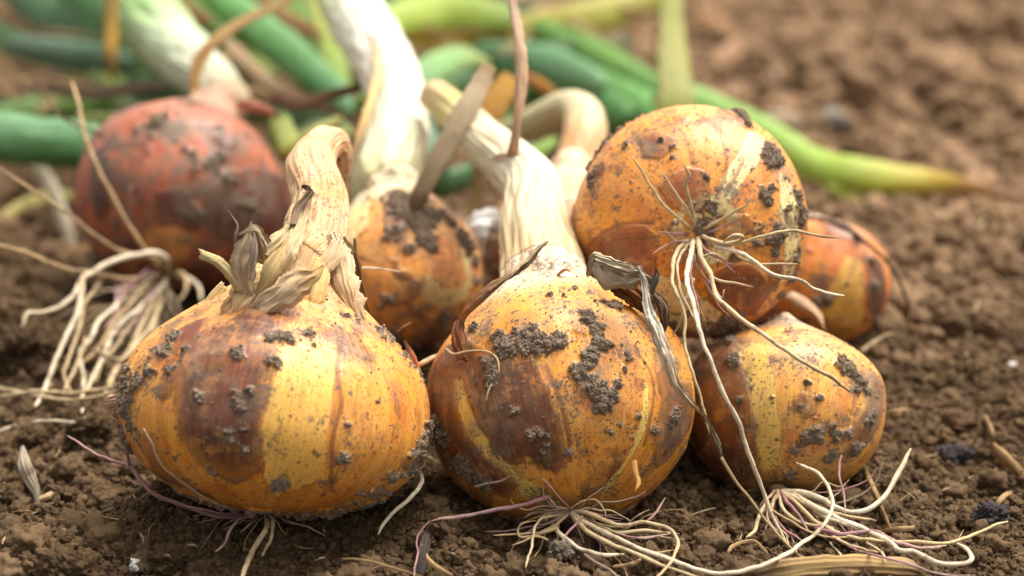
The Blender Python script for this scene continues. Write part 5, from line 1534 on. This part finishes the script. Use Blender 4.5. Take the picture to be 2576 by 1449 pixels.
DG = [(0, (66, 108, 62)), (.5, (56, 100, 56)), (1, (80, 120, 60))]
MG = [(0, (96, 150, 70)), (.5, (84, 146, 70)), (1, (120, 160, 70))]
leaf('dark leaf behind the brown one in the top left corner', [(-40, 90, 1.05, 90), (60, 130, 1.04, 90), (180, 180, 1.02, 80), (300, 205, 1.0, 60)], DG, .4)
leaf('mid green leaf passing under the pale green neck at the left', [(200, 60, 1.02, 80), (300, 120, 1.0, 96), (420, 190, .97, 90), (520, 240, .94, 60)], [(0, (76, 124, 84)), (.5, (84, 136, 80)), (1, (70, 110, 60))], .4)
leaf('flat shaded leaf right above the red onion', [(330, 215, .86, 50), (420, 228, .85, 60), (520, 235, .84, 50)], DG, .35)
leaf('wide flat green leaf at the top left of the slanting one', [(420, -50, 1.06, 90), (500, 30, 1.03, 96), (600, 120, 1.0, 90), (690, 200, .97, 60)], MG, .35)
leaf('broad pale leaf just right of the slanting green one', [(640, -60, 1.04, 80), (720, 20, 1.01, 96), (790, 110, .98, 90), (850, 200, .95, 60)], [(0, (130, 176, 90)), (.5, (100, 156, 70)), (1, (84, 130, 60))], .35)
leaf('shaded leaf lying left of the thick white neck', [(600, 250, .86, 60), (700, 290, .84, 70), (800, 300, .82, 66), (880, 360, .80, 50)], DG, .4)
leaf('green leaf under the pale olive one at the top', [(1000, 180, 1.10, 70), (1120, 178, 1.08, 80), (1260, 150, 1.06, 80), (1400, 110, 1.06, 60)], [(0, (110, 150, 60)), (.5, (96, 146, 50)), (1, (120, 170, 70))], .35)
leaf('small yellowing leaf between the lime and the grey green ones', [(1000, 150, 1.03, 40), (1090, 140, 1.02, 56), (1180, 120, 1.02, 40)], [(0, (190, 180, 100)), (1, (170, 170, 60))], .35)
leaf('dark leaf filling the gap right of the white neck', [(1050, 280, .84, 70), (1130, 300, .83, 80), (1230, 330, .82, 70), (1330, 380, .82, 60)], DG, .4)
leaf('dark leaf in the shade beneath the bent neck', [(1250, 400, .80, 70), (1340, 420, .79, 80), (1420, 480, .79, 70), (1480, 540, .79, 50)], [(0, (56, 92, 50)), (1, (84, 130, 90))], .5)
leaf('light green leaf under the lower running leaf', [(1440, 300, .92, 60), (1530, 330, .90, 70), (1640, 360, .88, 60)], [(0, (60, 124, 50)), (1, (90, 150, 80))], .5)
for k, (lab, pts) in enumerate((
        ('thin straw lying over the leaves at the top left', [(560, 20, .90, 12), (640, 90, .88, 14), (700, 170, .86, 12)]),
        ('tan straw across the shaded leaf left of the white neck', [(690, 180, .80, 16), (760, 225, .79, 22), (860, 260, .78, 14)]),
        ('straw bit beside the neck of the red onion', [(600, 230, .72, 20), (650, 235, .715, 30), (700, 262, .71, 18)]),
        ('dark brown straw in the leaf pile above the dry neck', [(800, 200, .80, 14), (850, 235, .79, 18), (900, 250, .78, 12)]),
        ('pale fibre hanging over the yellow leaf', [(1060, 60, .96, 8), (1120, 90, .95, 12), (1190, 150, .94, 8)]),
        ('brown scrap at the foot of the upright yellow green leaf', [(1640, 250, .84, 20), (1680, 262, .83, 26), (1720, 285, .83, 14)]))):
    leaf(lab, pts, [(0, (150, 118, 80)), (.5, (176, 144, 100)), (1, (120, 90, 60))], .4, mat=mat_dry, name='withered_leaf')

def at_z(x, y, z, w):
    return (x, y, ('z', z), w)


def place_words(x, y):
    w = ('at the left edge', 'left of the pale green neck', 'under the pale green neck', 'above the red onion', 'left of the thick white neck', 'behind the thick white neck',
         'under the lime leaf', 'right of the upright dry strip', 'above the bent neck', 'left of the upright yellow leaf')
    i = int(np.searchsorted([150, 330, 520, 700, 900, 1080, 1280, 1420, 1540], x))
    return ('high up', 'midway', 'low down')[int(np.searchsorted([70, 180], y))] + ' ' + w[i]


_used = {}


def unique_label(fmt, x, y):
    lab = fmt % place_words(x, y)
    n_ = _used.get(lab, 0)
    _used[lab] = n_ + 1
    return lab if n_ == 0 else ('second ', 'third ', 'fourth ', 'fifth ')[min(n_ - 1, 3)] + lab


SPOTS = sorted((rng.uniform(60, 1500), rng.uniform(-10, 300)) for _ in range(34))
for k in range(34):
    x0, y0 = SPOTS[k]
    a0 = rng.choice([-.75, -.5, -.3, .25, .5]) + rng.normal() * .2
    Ln = rng.uniform(160, 330)
    z0 = rng.uniform(.006, .030)
    w0 = rng.uniform(50, 84)
    dx, dy = math.cos(a0) * Ln, -math.sin(a0) * Ln * .55
    bend = rng.normal() * 30
    gcol = [(56, 98, 52), (80, 134, 62), (96, 146, 70), (70, 116, 64), (128, 160, 72)][k % 5]
    leaf(unique_label(('dark', 'mid', 'grass', 'dull', 'yellowish')[k % 5] + ' green leaf half hidden %s', x0, y0), [at_z(x0 - dx, y0 - dy, z0, w0 * .5), at_z(x0, y0 + bend * .4, z0 + .004, w0), at_z(x0 + dx * .6, y0 + dy * .6 + bend, z0, w0 * .7)],
         [(0, gcol), (.5, tuple(c * 1.1 for c in gcol)), (1, tuple(c * .85 for c in gcol))], .45, group='half hidden leaves in the pile', nseg=12)
SPOTS = sorted((rng.uniform(40, 1560), rng.uniform(-10, 310)) for _ in range(36))
for k in range(36):
    x0, y0 = SPOTS[k]
    a0 = rng.uniform(-1.2, 1.2)
    Ln = rng.uniform(60, 170)
    z0 = rng.uniform(.030, .050)
    w0 = rng.uniform(10, 24)
    dx, dy = math.cos(a0) * Ln, -math.sin(a0) * Ln * .6
    leaf(unique_label('narrow dry strand %s', x0, y0), [at_z(x0 - dx, y0 - dy, z0, w0 * .5), at_z(x0, y0 + rng.normal() * 14, z0 + .003, w0), at_z(x0 + dx, y0 + dy, z0 - .002, w0 * .5)],
         [(0, (140, 108, 70)), (.5, (186, 150, 104)), (1, (120, 90, 60))], .4, mat=mat_dry, name='dry_strand', group='dry strands among the leaves', nseg=8)

# ------------------------------------------------------------------ straw, stones, clods on the soil
def clod(name, label, px, py, rad_px, mat, sink=.35, squash=.75, cat='clod', group=None, d=None, rough=.28, sub=56, seed=None):
    p = G(px, py, 0.0) if d is None else P(px, py, d)
    dd = proj(p)[2]
    r = rad_px / FPX * dd
    n, m = sub, sub * 2
    th = np.linspace(.02, math.pi - .02, n)
    ph = np.linspace(0, 2 * math.pi, m, endpoint=False)
    D = np.stack(np.broadcast_arrays(np.sin(th)[:, None] * np.cos(ph), np.sin(th)[:, None] * np.sin(ph), np.cos(th)[:, None]), axis=-1)
    seed = seed if seed is not None else rng.rand() * 40
    f = 1 + rough * noise(D, 1.3, seed) + rough * .8 * (np.abs(noise(D, 2.8, seed + 5)) - .3) + rough * .5 * (np.abs(noise(D, 6.5, seed + 9)) - .3) + rough * .3 * noise(D, 15, seed + 9)
    V = D * f[..., None] * r * np.array([1, .9, squash])
    V = V + p + np.array([0, 0, r * squash * (1 - sink) * .6])
    VV, F = close_tube(V)
    nn = len(VV)
    o = build(name, VV, F, mat, None, dict(col=np.tile([.3, .25, .2, 1], (nn, 1)), fib=VV * 60))
    return tag(o, label, cat, group)


CL = 'soil clods around the onions'
clod('soil_clod', 'crumbly brown soil clod at the left edge beside the white roots', 50, 905, 78, mat_soil, group=CL, rough=.5, sub=70)
clod('soil_clod', 'large soil clod in the bottom left corner', 175, 1462, 88, mat_soil, group=CL, rough=.45, sub=80, squash=.6)
clod('soil_clod', 'soil lump touching the left side of the wide golden onion', 225, 1100, 50, mat_soil, group=CL, rough=.6, sub=70)
clod('soil_clod', 'rounded clod low left above the bottom corner', 85, 1115, 38, mat_soil, group=CL, rough=.4)
clod('soil_clod', 'small grey brown clod hanging in the roots of the middle onion', 1407, 1394, 27, mat_dirt, group=CL, rough=.7, sub=60, d=.4465)
clod('dark_clod', 'nearly black clod at the right edge behind the pale root tip', 2490, 1312, 44, soil_material('black_earth', (.06, .05, .05), (.035, .03, .03), (.10, .08, .07)), group=CL, rough=.6)
clod('dark_clod', 'dark blue black clod farther back on the right', 2400, 1150, 40, bpy.data.materials['black_earth'], group=CL, rough=.6, squash=.5)
clod('soil_clod', 'light brown clod between the root strands at the lower right', 2330, 1345, 30, mat_soil, group=CL, rough=.4)
clod('soil_clod', 'soil lump under the strands of the right onion', 2120, 1372, 44, mat_soil, group=CL, rough=.55, squash=.5)
clod('soil_clod', 'clod at the bottom edge right of the dark twig', 1330, 1440, 42, mat_soil, group=CL, rough=.5, squash=.5)
clod('soil_clod', 'round clod below the wide golden onion', 420, 1420, 44, mat_soil, group=CL, rough=.45)
clod('soil_clod', 'clod left of the white pebble at the bottom', 290, 1400, 30, mat_soil, group=CL, rough=.45)
clod('soil_clod', 'clod on the bottom edge below the front onion roots', 500, 1450, 36, mat_soil, group=CL, rough=.45)
clod('soil_clod', 'blurred clod on the right behind the small copper onion', 2330, 800, 40, mat_soil, group=CL, rough=.5)
clod('soil_clod', 'raised blurred lump on the far right of the field', 2330, 240, 46, mat_soil, group=CL, rough=.5)
mw = M('white_mineral')
mat_white = mw.fin(mw.mix(mw.noise(mw.obj(), 700, 3, .6, .35, .65), (.78, .76, .72), (.5, .46, .40)), .6, mw.bump(mw.noise(mw.obj(), 900, 3), .6, .0004))
clod('pebble', 'white pebble in the soil at the bottom left', 341, 1430, 13, mat_white, cat='pebble', rough=.5, sub=30, sink=0, squash=1.2)
clod('pebble', 'pale grey pebble far right in the blurred soil', 2545, 925, 14, mat_white, cat='pebble', rough=.4, sub=24)

DEB = 'bits of straw and dry stalk on the soil'


def straw(label, pts, colors, flat=.5, name='straw', rings=40):
    o = strand(name, pts, colors, mat_dry, None, nseg=36, flat=flat, lumpy=.15, wob=.0003, rings=rings, ribs=.8)
    return tag(o, label, 'straw', DEB)


ST = [(0, (176, 140, 92)), (.5, (196, 160, 110)), (1, (160, 124, 80))]
straw('thick split straw stalk along the bottom right edge', [(1890, 1452, g, 20), (1960, 1438, gl, 40), (2060, 1426, gl, 46), (2180, 1424, gl, 46), (2280, 1432, gl, 40), (2318, 1444, g, 24)], [(0, (120, 90, 60)), (.3, (190, 154, 100)), (.8, (206, 168, 112)), (1, (110, 80, 54))])
straw('straw stem leaning behind the roots of the right onion', [(2160, 1150, g, 12), (2190, 1215, gl, 18), (2215, 1270, gl, 18), (2245, 1350, g, 12)], ST)
straw('pale straw at the right edge of the field', [(2495, 1118, g, 14), (2520, 1145, gl, 24), (2560, 1185, gl, 24), (2610, 1240, g, 18)], ST)
straw('short upright straw right of the lower onion', [(2480, 1050, g, 16), (2492, 1080, gh, 20), (2496, 1110, gl, 18)], ST)
straw('short straw beside the right flank of the striped onion', [(2225, 1048, g, 16), (2260, 1042, gl, 22), (2300, 1036, g, 14)], ST)
straw('thin straw crossing behind the root loop', [(2210, 1338, g, 10), (2270, 1332, gl, 12), (2330, 1326, g, 10)], ST)
straw('small straw piece low on the right', [(2500, 1280, g, 8), (2520, 1255, gl, 12), (2545, 1240, g, 8)], ST)
straw('pale strip of dry leaf on the soil right of the top onion', [(1895, 298, g, 16), (1950, 300, gh, 34), (2010, 306, gl, 30), (2040, 312, g, 14)], [(0, (170, 140, 110)), (.5, (206, 184, 154)), (1, (170, 140, 110))])
straw('curled whitish husk with a dark tip in the blurred field', [(2075, 288, ('g', .008), 26), (2100, 300, ('g', .010), 44), (2125, 325, ('g', .006), 34), (2140, 348, ('g', .002), 14)], [(0, (176, 160, 140)), (.5, (230, 224, 214)), (.85, (110, 100, 96)), (1, (50, 50, 54))])
straw('light brown straw at the upper right of the leaves', [(1785, 185, g, 30), (1820, 150, gh, 50), (1850, 125, gh, 50), (1870, 105, g, 30)], [(0, (150, 112, 76)), (1, (176, 138, 104))])
straw('pale blurred chip in the field above the whitish husk', [(1940, 175, g, 30), (1950, 200, gh, 44), (1945, 225, g, 24)], [(0, (176, 148, 124)), (1, (160, 130, 104))])
straw('orange straw in the far field by the upright leaf', [(1740, 50, g, 30), (1790, 65, gh, 44), (1850, 85, g, 24)], [(0, (176, 130, 80)), (1, (160, 112, 70))])
straw('blurred straw on the right slope', [(2200, 470, gl, 14), (2360, 560, gl, 22), (2450, 640, gl, 14)], [(0, (150, 118, 84)), (1, (150, 118, 84))])
straw('blurred straw near the top right edge', [(2330, 330, gl, 14), (2420, 400, gl, 26), (2520, 470, gl, 20)], [(0, (150, 116, 84)), (1, (160, 124, 90))])
straw('weathered grey bark splinter on the left soil', [(55, 1125, gh, 10), (58, 1165, gh, 34), (75, 1205, gl, 40), (92, 1240, gl, 26), (95, 1300, g, 8)], [(0, (176, 160, 136)), (.5, (178, 160, 134)), (1, (90, 74, 58))], flat=.4, name='bark_splinter')
straw('short cream twig beside the grey splinter', [(98, 1256, gl, 10), (120, 1250, gl, 13), (142, 1234, gl, 9)], [(0, (206, 176, 130)), (1, (196, 166, 120))])
straw('curved tan fibre at the bottom centre left', [(1056, 1372, gl, 8), (1075, 1405, gl, 10), (1105, 1430, gl, 9), (1140, 1450, g, 8)], ST)
straw('dark bent twig under the pinkish root at the bottom', [(1098, 1322, gh, 16), (1078, 1345, gl, 18), (1066, 1400, gl, 22), (1056, 1450, g, 20)], [(0, (100, 80, 60)), (.4, (60, 48, 38)), (1, (50, 40, 32))], name='twig')
straw('long thin tan fibre along the bottom edge', [(860, 1406, gl, 5), (920, 1412, gl, 6), (1000, 1432, gl, 6), (1070, 1452, g, 5)], ST)
straw('thin fibre on the soil under the front onion', [(742, 1250 + 120, g, 4), (760, 1378, gl, 5), (790, 1380, g, 5)], ST)
straw('grey curled fibre in the centre foreground', [(1620, 1398, gl, 6), (1590, 1416, gl, 7), (1540, 1424, gl, 6)], ST)
straw('tan fibre arc at the bottom right of the middle roots', [(1800, 1440, g, 6), (1825, 1400, gl, 8), (1850, 1370, gl, 7), (1900, 1360, gl, 6), (1935, 1395, g, 7)], ST)
for k, (lab, x, y, dx, dy) in enumerate((
        ('tiny fibre beside the mauve root', 335, 1245, 4, 22), ('tiny curled fibre on the left soil', 255, 1290, 30, -12), ('fine pale fibre left of the front roots', 352, 1340, 6, 40),
        ('fine fibre on the soil right of the white pebble', 410, 1398, 22, 10), ('thin hair like fibre low at the left', 150, 1335, 20, 6), ('tiny pale fibre near the bottom corner', 790, 1410, 30, -8),
        ('small pale fibre under the golden bulb', 470, 1368, 26, 10), ('fine tan fibre in front of the dark twig', 1120, 1390, 30, 14))):
    straw(lab, [(x, y, gl, 3.5), (x + dx * .5 + 4, y + dy * .5 - 4, gh, 4), (x + dx, y + dy, gl, 3)], STRAW, flat=.9, rings=14)

LV, LF, LC, LB = [], [], [], []
nb = 0
for k in range(420):
    near = k < 230
    x0 = rng.uniform(-.16, .16) if near else rng.uniform(-.1, .5)
    y0 = rng.uniform(.39, .60) if near else rng.uniform(.60, 1.6)
    Ln = rng.uniform(.002, .010) * (1 if near else 2.2)
    w0 = rng.uniform(.00008, .0003) * (1 if near else 3)
    a0 = rng.uniform(0, 6.28)
    t = np.linspace(-.5, .5, 7)
    x = x0 + math.cos(a0) * Ln * t + rng.normal() * Ln * .5 * t ** 2
    y = y0 + math.sin(a0) * Ln * t + rng.normal() * Ln * .5 * t ** 2
    z = float(gz(x0, y0)[0]) + .0022 + rng.uniform(0, .001) + rng.normal() * Ln * .15 * t
    V, *_ = tube_arrays(np.stack([x, y, z], axis=1), w0 * (1 - 1.2 * np.abs(t)), 5)
    LV.append(V.reshape(-1, 3))
    LF.append(grid_faces(7, 5) + nb)
    nb += 35
    LC.append(np.tile([*lin([(190, 156, 108), (150, 116, 76), (206, 182, 140), (120, 90, 62)][k % 4]), 1], (35, 1)))
LV = np.vstack(LV)
tag(build('plant_litter', LV, np.vstack(LF), mat_dry, None, dict(col=np.vstack(LC), fib=LV * 60)), 'fine scattered fibres and chaff on the soil', kind='stuff')

# a few thin stems under the left side of the field to break up the edge of the far soil: green growth at the far right
gv, gf, gc, gb = [], [], [], []
base_n = 0
for k in range(240):
    x0 = rng.uniform(.30, .85)
    y0 = rng.uniform(1.75, 2.15)
    hgt = rng.uniform(.05, .16)
    lean = rng.normal(size=2) * .05
    w = rng.uniform(.003, .007)
    t = np.linspace(0, 1, 7)
    c = np.stack([x0 + lean[0] * t ** 2, y0 + lean[1] * t ** 2, -.01 + hgt * t], axis=1)
    side = np.array([math.cos(k), math.sin(k), 0])
    ww = w * (1 - t ** 1.5)[:, None] + .0002
    v = np.concatenate([c - side * ww, c + side * ww + np.array([0, 0.0004, 0])])
    gv.append(v)
    i = np.arange(6)
    gf.append(np.stack([i, i + 7, i + 8, i + 1], axis=1) + base_n)
    base_n += 14
nv = np.vstack(gv)
gr = build('weeds', nv, np.vstack(gf), mat_leaf, None, dict(col=np.tile([.055, .12, .03, 1], (len(nv), 1)), fib=nv * 5))
tag(gr, 'dark green weeds growing at the far top right edge of the field', 'weeds', kind='stuff')
